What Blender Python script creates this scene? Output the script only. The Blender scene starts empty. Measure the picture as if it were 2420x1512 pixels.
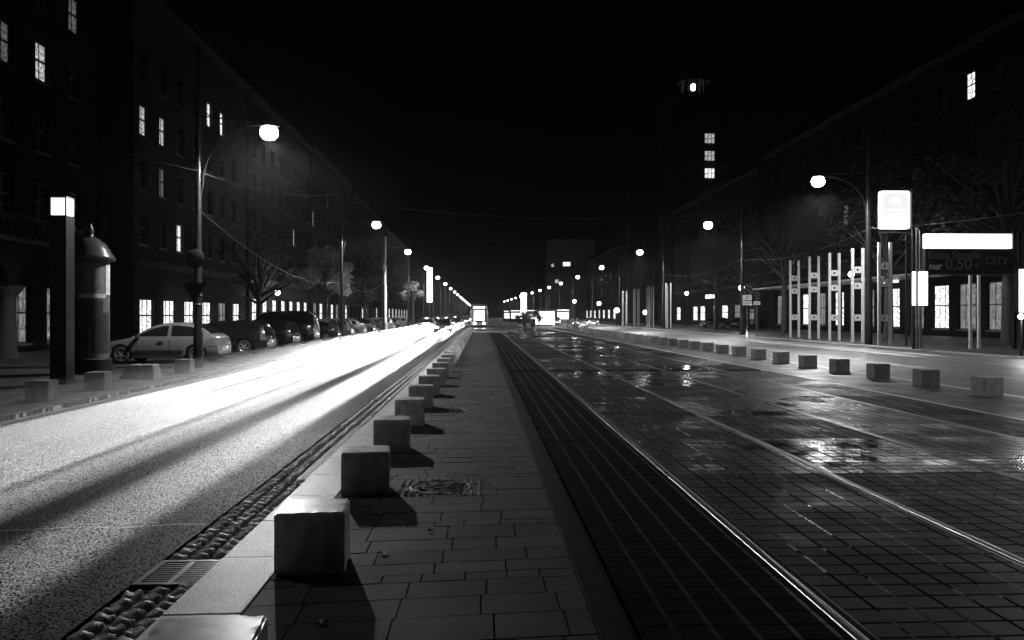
import bpy, bmesh, math, random
from mathutils import Vector, Matrix
R = random.Random(7)
PI = math.pi
rad = math.radians
scene = bpy.context.scene
COL = bpy.context.scene.collection
H = 1.7                      # eye height
A = math.atan(71.5 / 1800)   # how far the lens looks right of the street's direction

def at(x, y, Y):             # measured place: image column/row read off the photo + distance down the street -> world point
    u = (x - 1209.5) / 1800
    dx = math.sin(A) + u * math.cos(A); dy = math.cos(A) - u * math.sin(A)
    t = Y / dy
    return Vector((dx * t, Y, H + (745 - y) / 1800 * t))
def atX(x, y, X):
    u = (x - 1209.5) / 1800
    dx = math.sin(A) + u * math.cos(A); dy = math.cos(A) - u * math.sin(A)
    t = X / dx
    return Vector((X, dy * t, H + (745 - y) / 1800 * t))

# ---------------------------------------------------------------- materials
def nd(nt, typ, **kw):
    n = nt.nodes.new(typ)
    for k, v in kw.items(): setattr(n, k, v)
    return n
def mathn(nt, op, a, b=None, c=None, clamp=False):
    n = nd(nt, 'ShaderNodeMath', operation=op); n.use_clamp = clamp
    for i, v in enumerate((a, b, c)):
        if v is None: continue
        if isinstance(v, (int, float)): n.inputs[i].default_value = v
        else: nt.links.new(v, n.inputs[i])
    return n.outputs[0]
def mat(name, base=.2, rough=.6, var=.0, vscale=8, bump=0, bscale=40, metal=0, emit=0, emcol=1, rvar=0, spec=.5, fine=0, fscale=200, detail=4, coat=0, glint=0):
    m = bpy.data.materials.new(name); m.use_nodes = True
    nt = m.node_tree; b = nt.nodes['Principled BSDF']
    b.inputs['Base Color'].default_value = (base, base, base, 1)
    b.inputs['Roughness'].default_value = rough
    b.inputs['Metallic'].default_value = metal
    b.inputs['Specular IOR Level'].default_value = spec
    b.inputs['Coat Weight'].default_value = coat
    tc = nd(nt, 'ShaderNodeTexCoord')
    co = tc.outputs['Object']
    if var or fine:
        n1 = nd(nt, 'ShaderNodeTexNoise'); n1.inputs['Scale'].default_value = vscale; n1.inputs['Detail'].default_value = detail
        nt.links.new(co, n1.inputs['Vector'])
        v = mathn(nt, 'MULTIPLY_ADD', mathn(nt, 'SUBTRACT', n1.outputs[0], .5), 2 * var * base, base)
        if fine:
            n2 = nd(nt, 'ShaderNodeTexNoise'); n2.inputs['Scale'].default_value = fscale; n2.inputs['Detail'].default_value = 2
            nt.links.new(co, n2.inputs['Vector'])
            v = mathn(nt, 'MULTIPLY', v, mathn(nt, 'MULTIPLY_ADD', mathn(nt, 'SUBTRACT', n2.outputs[0], .5), 5 * fine, 1))
        if glint:
            g_ = nd(nt, 'ShaderNodeMapRange'); g_.inputs['From Min'].default_value = .42; g_.inputs['From Max'].default_value = .62; g_.inputs['To Max'].default_value = glint
            nt.links.new(n2.outputs[0], g_.inputs[0]); nt.links.new(g_.outputs[0], b.inputs['Specular IOR Level'])
        v = mathn(nt, 'MAXIMUM', v, .004)
        c = nd(nt, 'ShaderNodeCombineColor')
        for i in range(3): nt.links.new(v, c.inputs[i])
        nt.links.new(c.outputs[0], b.inputs['Base Color'])
    if rvar:
        n3 = nd(nt, 'ShaderNodeTexNoise'); n3.inputs['Scale'].default_value = vscale * .6
        nt.links.new(co, n3.inputs['Vector'])
        nt.links.new(mathn(nt, 'MULTIPLY_ADD', mathn(nt, 'SUBTRACT', n3.outputs[0], .5), 2 * rvar, rough, clamp=True), b.inputs['Roughness'])
    if bump:
        n4 = nd(nt, 'ShaderNodeTexNoise'); n4.inputs['Scale'].default_value = bscale; n4.inputs['Detail'].default_value = 3
        nt.links.new(co, n4.inputs['Vector'])
        bp = nd(nt, 'ShaderNodeBump'); bp.inputs['Strength'].default_value = 1; bp.inputs['Distance'].default_value = bump
        nt.links.new(n4.outputs[0], bp.inputs['Height']); nt.links.new(bp.outputs[0], b.inputs['Normal'])
    if emit:
        b.inputs['Emission Color'].default_value = (emcol, emcol, emcol, 1)
        b.inputs['Emission Strength'].default_value = emit
    return m

M = {}
M['asphalt'] = mat('asphalt', .024, .5, .35, .7, .007, 75, rvar=.08, fine=1.0, fscale=62, glint=.26)
M['asphalt_right'] = mat('asphalt_worn', .07, .5, .6, .9, .004, 90, rvar=.2, fine=.6, fscale=60)
M['ground'] = mat('dark_ground', .05, .7, .5, .6, .004, 30)
M['sett'] = mat('granite_sett', .3, .44, .5, 9, .004, 60, rvar=.1, fine=.4, fscale=90, glint=1.0)
M['kerb'] = mat('kerb_granite', .65, .36, .25, 4, .003, 90, fine=.45, fscale=110, glint=.9)
M['slab'] = mat('paving_slab', .032, .7, .4, 2.2, .0015, 120, rvar=.1, fine=.3, fscale=120)
M['slab_far'] = mat('side_paving', .016, spec=.15, rough=.7, var=.5, vscale=1.2, bump=.003, bscale=60, fine=.3, fscale=60)# .55, .5, 1.2, .003, 60, rvar=.15, fine=.3, fscale=60)
M['joint'] = mat('dark_joint', .02, .8)
M['rough_strip'] = mat('mortar_strip', .02, .85, .6, 6, .014, 40, spec=.12)
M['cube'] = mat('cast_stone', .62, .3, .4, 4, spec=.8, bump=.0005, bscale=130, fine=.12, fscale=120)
def weather(m, lo=.5):
    nt = m.node_tree; b = nt.nodes['Principled BSDF']; src = b.inputs['Base Color'].links[0].from_socket
    tc = nd(nt, 'ShaderNodeTexCoord'); oi = nd(nt, 'ShaderNodeObjectInfo'); mp = nd(nt, 'ShaderNodeMapping'); mp.inputs['Scale'].default_value = (1,1,.7)
    nt.links.new(tc.outputs['Object'], mp.inputs['Vector'])
    cb = nd(nt, 'ShaderNodeCombineXYZ'); nt.links.new(mathn(nt, 'MULTIPLY', oi.outputs['Random'], 37), cb.inputs[0]); nt.links.new(cb.outputs[0], mp.inputs['Location'])
    n = nd(nt, 'ShaderNodeTexNoise'); n.inputs['Scale'].default_value = 9; n.inputs['Detail'].default_value = 7; nt.links.new(mp.outputs[0], n.inputs['Vector'])
    mr = nd(nt, 'ShaderNodeMapRange'); mr.inputs['From Min'].default_value = .38; mr.inputs['From Max'].default_value = .6; mr.inputs['To Min'].default_value = lo; mr.inputs['To Max'].default_value = 1.15; nt.links.new(n.outputs[0], mr.inputs[0])
    vm = nd(nt, 'ShaderNodeVectorMath', operation='SCALE'); nt.links.new(src, vm.inputs[0])
    nt.links.new(mathn(nt, 'MULTIPLY', mr.outputs[0], mathn(nt, 'MULTIPLY_ADD', oi.outputs['Random'], .5, .75)), vm.inputs['Scale']); nt.links.new(vm.outputs[0], b.inputs['Base Color'])
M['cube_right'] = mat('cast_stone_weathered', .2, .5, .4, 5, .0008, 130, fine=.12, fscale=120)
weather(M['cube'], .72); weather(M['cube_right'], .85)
M['rail'] = mat('polished_rail', .55, .3, metal=1, rvar=.08, vscale=3)
M['rail_groove'] = mat('rail_groove', .01, .7)
M['pole'] = mat('dark_painted_steel', .012, .4, spec=.25)
M['pole_pale'] = mat('pale_steel', .5, .4)
M['steel'] = mat('galvanised_steel', .15, .45, metal=.7)
M['iron'] = mat('cast_iron', .08, .35, .3, 20, .002, 60, metal=.6)
M['plaster'] = mat('plaster', .02, .9, spec=.04, var=.35, vscale=.5, bump=.006, bscale=12, fine=.15, fscale=20)# .35, .5, .006, 12, fine=.15, fscale=20)
M['plaster2'] = mat('pale_plaster', .03, .9, spec=.04, var=.35, vscale=.5, bump=.006, bscale=12)# .35, .5, .006, 12)
M['stone'] = mat('column_stone', .035, spec=.1, rough=.7)# .6, .2, 3, .003, 30)
M['frame'] = mat('window_frame', .03, .5)
M['roof'] = mat('roof_tiles', .015, .9, .3, 2, spec=.03)
M['dark_glass'] = mat('dark_glass', .01, .06, spec=.6)
M['interior'] = mat('shop_interior', .5, .6)
M['tyre'] = mat('tyre_rubber', .02, .7)
M['rim'] = mat('alloy_rim', .5, .3, metal=.8)
M['silver'] = mat('silver_paint', .2, .32, metal=.35, coat=.6)
M['black_paint'] = mat('black_paint', .012, .2, coat=1)
M['dark_paint'] = mat('dark_grey_paint', .04, .25, coat=1)
M['grey_paint'] = mat('grey_paint', .2, .3, metal=.3, coat=.6)
M['plastic'] = mat('black_plastic', .02, .5)
M['tail_off'] = mat('tail_lens', .15, .15, coat=1)
M['lamp_off'] = mat('head_lens', .6, .1, coat=1)
M['bark'] = mat('bark', .025, .8, .4, 8, .01, 30)
M['leaf'] = mat('leaf', .07, .5, .7, 3)
M['leaf_lit'] = mat('lit_leaf', .42, .5, .6, 3)  # leaf colour raised to make one tree look lamplit
M['cloth'] = mat('dark_cloth', .02, .8)
M['skin'] = mat('skin', .25, .6)
M['hair'] = mat('hair', .02, .6)
M['copper'] = mat('dome_metal', .035, .25, coat=.5)
M['white_text'] = mat('pale_lettering', .5, .6)
M['grey_text'] = mat('grey_lettering', .1, .6)
M['board'] = mat('board_black', .012, .6, spec=.2)
M['sign_plate'] = mat('sign_plate', .6, .5)
def E(name, s): 
    if name not in M: M[name] = mat(name, .5, .5, emit=s)
    return M[name]
E('lamp_glow', 14); E('sign_glow', 1.8); E('strip_glow', 1.8); E('pillar_glow', 1.3); E('head_glow', 300); E('tail_glow', 3)
E('tram_glow', 3); E('globe_glow', 8); E('shaft_glow', 3); E('post_glow', 1.8)

def lit_window_mat(name, s, scale=2.5):
    m = mat(name, .1, .3); nt = m.node_tree; b = nt.nodes['Principled BSDF']
    tc = nd(nt, 'ShaderNodeTexCoord'); mp = nd(nt, 'ShaderNodeMapping'); mp.inputs['Scale'].default_value = (scale, scale, scale * .5)
    nt.links.new(tc.outputs['Object'], mp.inputs['Vector'])
    n = nd(nt, 'ShaderNodeTexVoronoi'); nt.links.new(mp.outputs[0], n.inputs['Vector'])
    oi = nd(nt, 'ShaderNodeObjectInfo')
    sep = nd(nt, 'ShaderNodeSeparateColor'); nt.links.new(n.outputs['Color'], sep.inputs[0])
    v = mathn(nt, 'MULTIPLY', mathn(nt, 'MULTIPLY_ADD', sep.outputs[0], 1.25, .12), s)
    b.inputs['Emission Color'].default_value = (1, 1, 1, 1)
    nt.links.new(v, b.inputs['Emission Strength'])
    return m
M['win_dim'] = lit_window_mat('window_dim', .12)
M['win_mid'] = lit_window_mat('window_lit', .6)
M['win_bright'] = lit_window_mat('window_bright', 1.6)
M['shop_lit'] = lit_window_mat('shop_window_bright', 1.7, 2.4)
M['shop_dim'] = lit_window_mat('shop_window_dim', .22, 1.5)

def brick(name, base, sx, sz):
    m = mat(name, base, .9, spec=.04); nt = m.node_tree; b = nt.nodes['Principled BSDF']
    tc = nd(nt, 'ShaderNodeTexCoord')
    s = nd(nt, 'ShaderNodeSeparateXYZ'); nt.links.new(tc.outputs['Object'], s.inputs[0])
    c = nd(nt, 'ShaderNodeCombineXYZ'); nt.links.new(mathn(nt, 'ADD', s.outputs[1], s.outputs[0]), c.inputs[0]); nt.links.new(s.outputs[2], c.inputs[1])
    br = nd(nt, 'ShaderNodeTexBrick'); nt.links.new(c.outputs[0], br.inputs['Vector'])
    br.inputs['Scale'].default_value = 1; br.inputs['Brick Width'].default_value = sx; br.inputs['Row Height'].default_value = sz; br.inputs['Mortar Size'].default_value = .012
    br.inputs['Color1'].default_value = (base * .7,) * 3 + (1,); br.inputs['Color2'].default_value = (base * 1.35,) * 3 + (1,); br.inputs['Mortar'].default_value = (base * .4,) * 3 + (1,)
    nt.links.new(br.outputs[0], b.inputs['Base Color'])
    bp = nd(nt, 'ShaderNodeBump'); bp.inputs['Distance'].default_value = .01; nt.links.new(br.outputs[1], bp.inputs['Height']); bp.invert = True
    nt.links.new(bp.outputs[0], b.inputs['Normal'])
    return m
M['brick'] = brick('brick_wall', .008, .5, .25)

def paving_mat(name, base, w, h, rough=.6, spec=.3):
    m = mat(name, base, rough, spec=spec); nt = m.node_tree; b = nt.nodes['Principled BSDF']
    tc = nd(nt, 'ShaderNodeTexCoord'); br = nd(nt, 'ShaderNodeTexBrick'); nt.links.new(tc.outputs['Object'], br.inputs['Vector'])
    br.inputs['Scale'].default_value = 1; br.inputs['Brick Width'].default_value = w; br.inputs['Row Height'].default_value = h; br.inputs['Mortar Size'].default_value = .012
    br.inputs['Color1'].default_value = (base*.7,)*3+(1,); br.inputs['Color2'].default_value = (base*1.4,)*3+(1,); br.inputs['Mortar'].default_value = (base*.25,)*3+(1,)
    n = nd(nt, 'ShaderNodeTexNoise'); n.inputs['Scale'].default_value = 1.3; n.inputs['Detail'].default_value = 6; nt.links.new(tc.outputs['Object'], n.inputs['Vector'])
    mx = nd(nt, 'ShaderNodeMix', data_type='RGBA', blend_type='MULTIPLY'); mx.inputs[0].default_value = 1
    nt.links.new(br.outputs[0], mx.inputs[6]); v = mathn(nt, 'MULTIPLY_ADD', n.outputs[0], 2.4, -.2, clamp=False); nt.links.new(v, mx.inputs[7]); nt.links.new(mx.outputs[2], b.inputs['Base Color'])
    nt.links.new(mathn(nt, 'MULTIPLY_ADD', n.outputs[0], -.7, rough+.35), b.inputs['Roughness'])
    bp = nd(nt, 'ShaderNodeBump'); bp.invert = True; bp.inputs['Distance'].default_value = .006; nt.links.new(br.outputs[1], bp.inputs['Height']); nt.links.new(bp.outputs[0], b.inputs['Normal'])
    return m
M['slab_far'] = paving_mat('left_paving', .03, .5, .35)
M['slab_right'] = paving_mat('right_paving', .07, .45, .3, .5, .5)
# track surface: square tiles, puddles, panel-by-panel wetness
def track_mat():
    m = bpy.data.materials.new('wet_track_tiles'); m.use_nodes = True; nt = m.node_tree; b = nt.nodes['Principled BSDF']
    tc = nd(nt, 'ShaderNodeTexCoord'); s = nd(nt, 'ShaderNodeSeparateXYZ'); nt.links.new(tc.outputs['Object'], s.inputs[0])
    at_ = nd(nt, 'ShaderNodeAttribute', attribute_name='wet')
    uv = nd(nt, 'ShaderNodeAttribute', attribute_name='tile')   # tile coordinates, metres inside the panel
    us = nd(nt, 'ShaderNodeSeparateXYZ'); nt.links.new(uv.outputs['Vector'], us.inputs[0])
    def joint(o, p, w):
        f = mathn(nt, 'PINGPONG', mathn(nt, 'DIVIDE', o, p), .5)
        return mathn(nt, 'LESS_THAN', f, w / p / 2)
    jl = joint(us.outputs[0], .215, .026)
    jt = joint(us.outputs[1], .195, .024)
    j = mathn(nt, 'MAXIMUM', jl, jt)
    fl_ = mathn(nt, 'FLOOR', mathn(nt, 'ADD', mathn(nt, 'DIVIDE', us.outputs[0], .215), .5))
    jc = nd(nt, 'ShaderNodeCombineXYZ'); nt.links.new(mathn(nt, 'MULTIPLY', fl_, 7.31), jc.inputs[0]); nt.links.new(mathn(nt, 'MULTIPLY', s.outputs[1], 1.6), jc.inputs[1]); nt.links.new(mathn(nt, 'MULTIPLY', s.outputs[0], .9), jc.inputs[2])
    jn = nd(nt, 'ShaderNodeTexNoise'); jn.inputs['Scale'].default_value = 1.0; jn.inputs['Detail'].default_value = 2; nt.links.new(jc.outputs[0], jn.inputs['Vector'])
    dry = mathn(nt, 'LESS_THAN', at_.outputs['Fac'], -.2)
    jwet = mathn(nt, 'MULTIPLY', jl, mathn(nt, 'MAXIMUM', mathn(nt, 'GREATER_THAN', jn.outputs[0], .54), dry))
    jdry = mathn(nt, 'MAXIMUM', mathn(nt, 'SUBTRACT', jl, jwet), jt)
    # per tile tone
    cx = mathn(nt, 'FLOOR', mathn(nt, 'DIVIDE', us.outputs[0], .215)); cy = mathn(nt, 'FLOOR', mathn(nt, 'DIVIDE', us.outputs[1], .195))
    cc = nd(nt, 'ShaderNodeCombineXYZ'); nt.links.new(cx, cc.inputs[0]); nt.links.new(cy, cc.inputs[1]); nt.links.new(at_.outputs['Fac'], cc.inputs[2])
    wn = nd(nt, 'ShaderNodeTexWhiteNoise'); nt.links.new(cc.outputs[0], wn.inputs['Vector'])
    no = nd(nt, 'ShaderNodeTexNoise'); no.inputs['Scale'].default_value = 3.5; no.inputs['Detail'].default_value = 5; nt.links.new(tc.outputs['Object'], no.inputs['Vector'])
    pd = nd(nt, 'ShaderNodeTexNoise'); pd.inputs['Scale'].default_value = 1.1; pd.inputs['Detail'].default_value = 3; nt.links.new(tc.outputs['Object'], pd.inputs['Vector'])
    tone = mathn(nt, 'MULTIPLY', mathn(nt, 'MULTIPLY_ADD', wn.outputs[0], .45, .75), mathn(nt, 'MULTIPLY_ADD', no.outputs[0], .9, .55))
    tone = mathn(nt, 'MULTIPLY', tone, mathn(nt, 'SUBTRACT', .04, mathn(nt, 'MULTIPLY', mathn(nt, 'LESS_THAN', at_.outputs['Fac'], -.2), .024)))
    tone = mathn(nt, 'MULTIPLY', tone, mathn(nt, 'SUBTRACT', 1, mathn(nt, 'MULTIPLY', j, .85)))
    c = nd(nt, 'ShaderNodeCombineColor')
    for i in range(3): nt.links.new(tone, c.inputs[i])
    nt.links.new(c.outputs[0], b.inputs['Base Color'])
    # wetness: puddle mask
    w = mathn(nt, 'ADD', mathn(nt, 'MULTIPLY', pd.outputs[0], .75), mathn(nt, 'MULTIPLY', at_.outputs['Fac'], .3))
    pud = nd(nt, 'ShaderNodeMapRange'); pud.inputs['From Min'].default_value = .66; pud.inputs['From Max'].default_value = .72; nt.links.new(w, pud.inputs[0])
    film = nd(nt, 'ShaderNodeMapRange'); film.inputs['From Min'].default_value = .38; film.inputs['From Max'].default_value = .66
    film.inputs['To Min'].default_value = .62; film.inputs['To Max'].default_value = .17; nt.links.new(w, film.inputs[0])
    r = mathn(nt, 'MULTIPLY', film.outputs[0], mathn(nt, 'SUBTRACT', 1, mathn(nt, 'MULTIPLY', pud.outputs[0], .6)))
    r = mathn(nt, 'MULTIPLY_ADD', mathn(nt, 'SUBTRACT', no.outputs[0], .5), .16, r)
    r = mathn(nt, 'MULTIPLY', r, mathn(nt, 'SUBTRACT', 1, mathn(nt, 'MULTIPLY', jwet, .5)))
    nt.links.new(mathn(nt, 'MAXIMUM', mathn(nt, 'MAXIMUM', r, .07), mathn(nt, 'MULTIPLY', jdry, .8)), b.inputs['Roughness'])
    sp = mathn(nt, 'MULTIPLY', mathn(nt, 'SUBTRACT', 1, jdry), mathn(nt, 'MULTIPLY_ADD', at_.outputs['Fac'], .5, .18))
    sp = mathn(nt, 'MAXIMUM', sp, mathn(nt, 'MULTIPLY', jwet, .7))
    nt.links.new(mathn(nt, 'MAXIMUM', sp, 0.02, clamp=True), b.inputs['Specular IOR Level'])
    hb = nd(nt, 'ShaderNodeTexNoise'); hb.inputs['Scale'].default_value = 26; hb.inputs['Detail'].default_value = 3; nt.links.new(tc.outputs['Object'], hb.inputs['Vector'])
    h = mathn(nt, 'MULTIPLY', hb.outputs[0], mathn(nt, 'SUBTRACT', 1, mathn(nt, 'MULTIPLY', pud.outputs[0], .93)))
    h = mathn(nt, 'SUBTRACT', h, mathn(nt, 'MULTIPLY', j, .8))
    bp = nd(nt, 'ShaderNodeBump'); bp.inputs['Distance'].default_value = .003; nt.links.new(h, bp.inputs['Height']); nt.links.new(bp.outputs[0], b.inputs['Normal'])
    return m
M['track'] = track_mat()

# ---------------------------------------------------------------- mesh helpers
class MB:
    def __init__(s): s.v = []; s.f = []; s.sm = []
    def add(s, vs, fs, smooth=False):
        o = len(s.v); s.v += [tuple(v) for v in vs]; s.f += [tuple(i + o for i in f) for f in fs]; s.sm += [smooth] * len(fs); return s
    def box(s, x0, x1, y0, y1, z0, z1, m=None):
        vs = [Vector(p) for p in ((x0,y0,z0),(x1,y0,z0),(x1,y1,z0),(x0,y1,z0),(x0,y0,z1),(x1,y0,z1),(x1,y1,z1),(x0,y1,z1))]
        if m: vs = [m @ v for v in vs]
        return s.add(vs, [(3,2,1,0),(4,5,6,7),(0,1,5,4),(1,2,6,5),(2,3,7,6),(3,0,4,7)])
    def tube(s, pts, r, n=8, cap=True, smooth=True):
        pts = [Vector(p) for p in pts]; rs = r if isinstance(r, (list, tuple)) else [r] * len(pts)
        rings = []
        ref = None
        for i, p in enumerate(pts):
            d = (pts[min(i+1, len(pts)-1)] - pts[max(i-1, 0)]).normalized()
            if ref is None: ref = Vector((0,0,1)) if abs(d.z) < .9 else Vector((1,0,0))
            u = d.cross(ref).normalized(); w = u.cross(d).normalized()
            rings.append([p + (u * math.cos(2*PI*k/n) + w * math.sin(2*PI*k/n)) * rs[i] for k in range(n)])
        vs = [v for g in rings for v in g]; fs = []
        for i in range(len(pts)-1):
            for k in range(n):
                a = i*n+k; b = i*n+(k+1)%n; fs.append((a, b, b+n, a+n))
        s.add(vs, fs, smooth)
        if cap: s.add(rings[0], [tuple(range(n))[::-1]]); s.add(rings[-1], [tuple(range(n))])
        return s
    def lathe(s, prof, c=(0,0,0), n=24, axis='z', smooth=True):
        vs = []; fs = []; m = len(prof)
        for k in range(n):
            a = 2*PI*k/n
            for r, z in prof:
                p = (r*math.cos(a), r*math.sin(a), z) if axis == 'z' else ((r*math.cos(a), z, r*math.sin(a)) if axis == 'y' else (z, r*math.cos(a), r*math.sin(a)))
                vs.append((p[0]+c[0], p[1]+c[1], p[2]+c[2]))
        for k in range(n):
            for i in range(m-1):
                a = k*m+i; b = ((k+1)%n)*m+i; fs.append((a, b, b+1, a+1))
        return s.add(vs, fs, smooth)
    def build(s, name, m, parent=None, loc=None):
        me = bpy.data.meshes.new(name); me.from_pydata(s.v, [], s.f); me.polygons.foreach_set('use_smooth', s.sm); me.update()
        if isinstance(m, str): m = M[m]
        me.materials.append(m)
        o = bpy.data.objects.new(name, me); COL.objects.link(o)
        if parent: o.parent = parent
        if loc: o.location = loc
        return o
def bevel(o, w, seg=2):
    md = o.modifiers.new('bevel', 'BEVEL'); md.width = w; md.segments = seg; md.limit_method = 'ANGLE'; return o
def tag(o, label=None, cat=None, group=None, kind=None):
    if label: o['label'] = label
    if cat: o['category'] = cat
    if group: o['group'] = group
    if kind: o['kind'] = kind
    return o
def struct(o): o['kind'] = 'structure'; return o
def empty(name, loc=(0,0,0), rz=0):
    o = bpy.data.objects.new(name, None); COL.objects.link(o); o.location = loc; o.rotation_euler = (0,0,rz); o.empty_display_size = .2; return o
def copy_tree(o, parent=None):
    c = o.copy(); COL.objects.link(c); c.parent = parent
    for ch in list(o.children): copy_tree(ch, c)
    return c
ORD = 'first second third fourth fifth sixth seventh eighth ninth tenth eleventh twelfth thirteenth fourteenth fifteenth sixteenth seventeenth eighteenth nineteenth twentieth'.split()
def ordn(i):
    if i < 20: return ORD[i]
    t = {2:'twenty',3:'thirty',4:'forty',5:'fifty'}[(i+1)//10]; u = (i+1)%10
    return (t[:-1]+'ieth') if u == 0 else t+'-'+ORD[u-1]

# ---------------------------------------------------------------- ground, roads, pavements
def sheet(name, x0, x1, y0, y1, z, m, ny=1):
    b = MB(); 
    b.add([(x0,y0,z),(x1,y0,z),(x1,y1,z),(x0,y1,z)], [(0,1,2,3)])
    return struct(b.build(name, m))
sheet('ground', -400, 400, -60, 1500, -.14, 'ground')
RZ = -.075                                  # road surface, a kerb below the pavement
b = MB(); b.add([(-8.0,-30,RZ),(-2.31,-30,RZ),(-2.31,900,RZ),(-8.0,900,RZ)], [(0,1,2,3)]); struct(b.build('road', 'asphalt'))
b = MB(); b.add([(11.32,-30,RZ),(22.0,-30,RZ),(22.0,900,RZ),(11.32,900,RZ)], [(0,1,2,3)]); struct(b.build('road', 'asphalt_right'))
b = MB()   # worn lane joints / tar seams on the right road
for x, w in ((14.9, .09), (18.6, .12)):
    n = 60; vs = []; fs = []
    for i in range(n+1):
        y = 5 + i*2.0; o = R.uniform(-.05, .05); vs += [(x+o, y, RZ+.004), (x+o+w+R.uniform(0,.05), y, RZ+.004)]
    for i in range(n): fs.append((2*i, 2*i+1, 2*i+3, 2*i+2))
    b.add(vs, fs)
struct(b.build('road_marking', mat('worn_paint', .3, .6, .9, 1.5, fine=.8, fscale=14)))
b = MB()
vs = []; n = 24
for k in range(n+1):
    t = k/n; x = -2.35 - 5.4*t; y = 6.55 - .35*t + .03*math.sin(k*1.7); vs += [(x, y, RZ+.004), (x, y+.018+.01*math.sin(k*2.3), RZ+.004)]
b.add(vs, [(2*k,2*k+1,2*k+3,2*k+2) for k in range(n)]); struct(b.build('road_seam', mat('tar_seam', .16, .4, fine=.5, fscale=60)))
# left pavement with its kerb of setts
b = MB(); b.box(-22.2, -8.16, -10, 320, -.13, 0); struct(b.build('pavement', 'slab_far'))
b = MB(); y = -4
while y < 130:
    l = R.uniform(.09,.14); b.box(-8.15, -8.01+R.uniform(-.01,.01), y, y+l-.015, -.12, .004+R.uniform(-.006,.008)); y += l
struct(b.build('kerb', mat('dull_kerb', .1, .6, .4, 6, spec=.3)))
# gutter of granite setts between left road and kerb
def sett(b, x0, x1, y0, y1, z, res):
    nx, ny = res; vs = []; fs = []; tx, ty = R.uniform(-.08,.08), R.uniform(-.08,.08); ph = R.uniform(0, 9); am = R.uniform(.006,.011)
    hw, hl = (x1-x0)/2, (y1-y0)/2
    for j in range(ny+1):
        for i in range(nx+1):
            u = i/nx*2-1; v = j/ny*2-1
            e = max(abs(u)**5, abs(v)**5)
            uu, vv = u*(1-.10*v*v*abs(u)), v*(1-.10*u*u*abs(v))
            h = .016*(1-e*1.6) + tx*u*hw + ty*v*hl + (am*math.sin(u*4.3+ph+v*2) + .006*math.sin(v*7+ph*2+u*3))*(1-e)
            if e > .99: h = -.03
            vs.append(((x0+x1)/2+uu*hw, (y0+y1)/2+vv*hl, z+h))
    for j in range(ny):
        for i in range(nx): a = j*(nx+1)+i; fs.append((a, a+1, a+nx+2, a+nx+1))
    b.add(vs, fs, True)
GX0, GX1 = -2.30, -1.84
b = MB()
for c in range(3):
    y = 1.6 + c*.04
    while y < 90:
        l = R.uniform(.105, .15)
        x0 = GX0 + c*.155; x1 = x0 + .138
        skip = 5.08 < y+l/2 < 5.62 or (c == 2 and 8.2 < y+l/2 < 12.2) or 15.9 < y+l/2 < 16.35
        if not skip:
            zz = RZ - .012 + c*.010
            if y < 9: sett(b, x0+R.uniform(-.004,.004), x1+R.uniform(-.004,.004), y, y+l-.022, zz, (8, 6))
            elif y < 30: sett(b, x0, x1, y, y+l-.018, zz, (5, 4))
            else: sett(b, x0, x1, y, y+l-.014, zz, (3, 3))
        y += l
struct(b.build('gutter', 'sett'))
b = MB(); b.add([(GX0-.02,1,RZ-.028),(GX1+.03,1,RZ-.028),(GX1+.03,900,RZ-.028),(GX0-.02,900,RZ-.028)], [(0,1,2,3)]); struct(b.build('gutter_bed', 'joint'))
# granite kerb slabs
b = MB(); y = 1.2
while y < 110:
    l = R.uniform(.85, 1.15); k = .03
    x0, x1 = GX1+.02, -1.37
    z = R.uniform(-.002,.002)
    vs = [(x0,y,z),(x1,y+k*.4,z),(x1,y+l-.008+k*.4,z),(x0,y+l-.008,z),(x0,y,-.13),(x1,y+k*.4,-.13),(x1,y+l-.008+k*.4,-.13),(x0,y+l-.008,-.13)]
    b.add(vs, [(0,1,2,3),(4,5,1,0),(5,6,2,1),(6,7,3,2),(7,4,0,3)]); y += l
o = bevel(b.build('kerb', 'kerb'), .006, 1); struct(o)
# paved walk of skewed slabs
PX0, PX1 = -1.36, .62
b = MB(); yr = 1.0; k = .085
while yr < 77:
    d = R.choice([.30,.30,.34,.28,.22,.15]); x = PX0 + .002 - (0 if R.random() < .5 else 0)
    x = PX0; first = True
    while x < PX1 - .02:
        l = R.uniform(.3,.62) if d > .2 else R.uniform(.2,.38)
        if first: l *= R.uniform(.4,1); first = False
        x1 = min(x+l, PX1)
        if PX1 - x1 < .12: x1 = PX1
        g = .005; z = R.uniform(-.0025,.0025); z2 = z + R.uniform(-.002,.002)
        xa, xb = x+g, x1-g
        t = [(xa, yr+k*xa+g, z),(xb, yr+k*xb+g, z2),(xb, yr+d+k*xb-g, z2),(xa, yr+d+k*xa-g, z)]
        vs = t + [(p[0],p[1],-.03) for p in t]
        b.add(vs, [(0,1,2,3),(4,5,1,0),(5,6,2,1),(6,7,3,2),(7,4,0,3)])
        x = x1
    yr += d
o = struct(b.build('pavement', 'slab')); tones = []
for _ in range(len(b.f)//5): tones += [R.choice([.55,.8,.9,1,1,1.1,1.25,1.5])*R.uniform(.9,1.1)]*5
a_ = o.data.attributes.new('tone', 'FLOAT', 'FACE'); a_.data.foreach_set('value', tones)
nt = M['slab'].node_tree; bs_ = nt.nodes['Principled BSDF']; src = bs_.inputs['Base Color'].links[0].from_socket
ta = nd(nt, 'ShaderNodeAttribute', attribute_name='tone'); tc_ = nd(nt, 'ShaderNodeTexCoord')
vo = nd(nt, 'ShaderNodeTexVoronoi'); vo.inputs['Scale'].default_value = 5.5; nt.links.new(tc_.outputs['Object'], vo.inputs['Vector'])
spot = mathn(nt, 'MULTIPLY_ADD', mathn(nt, 'LESS_THAN', vo.outputs['Distance'], .09), 1.1, 1)
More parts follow.
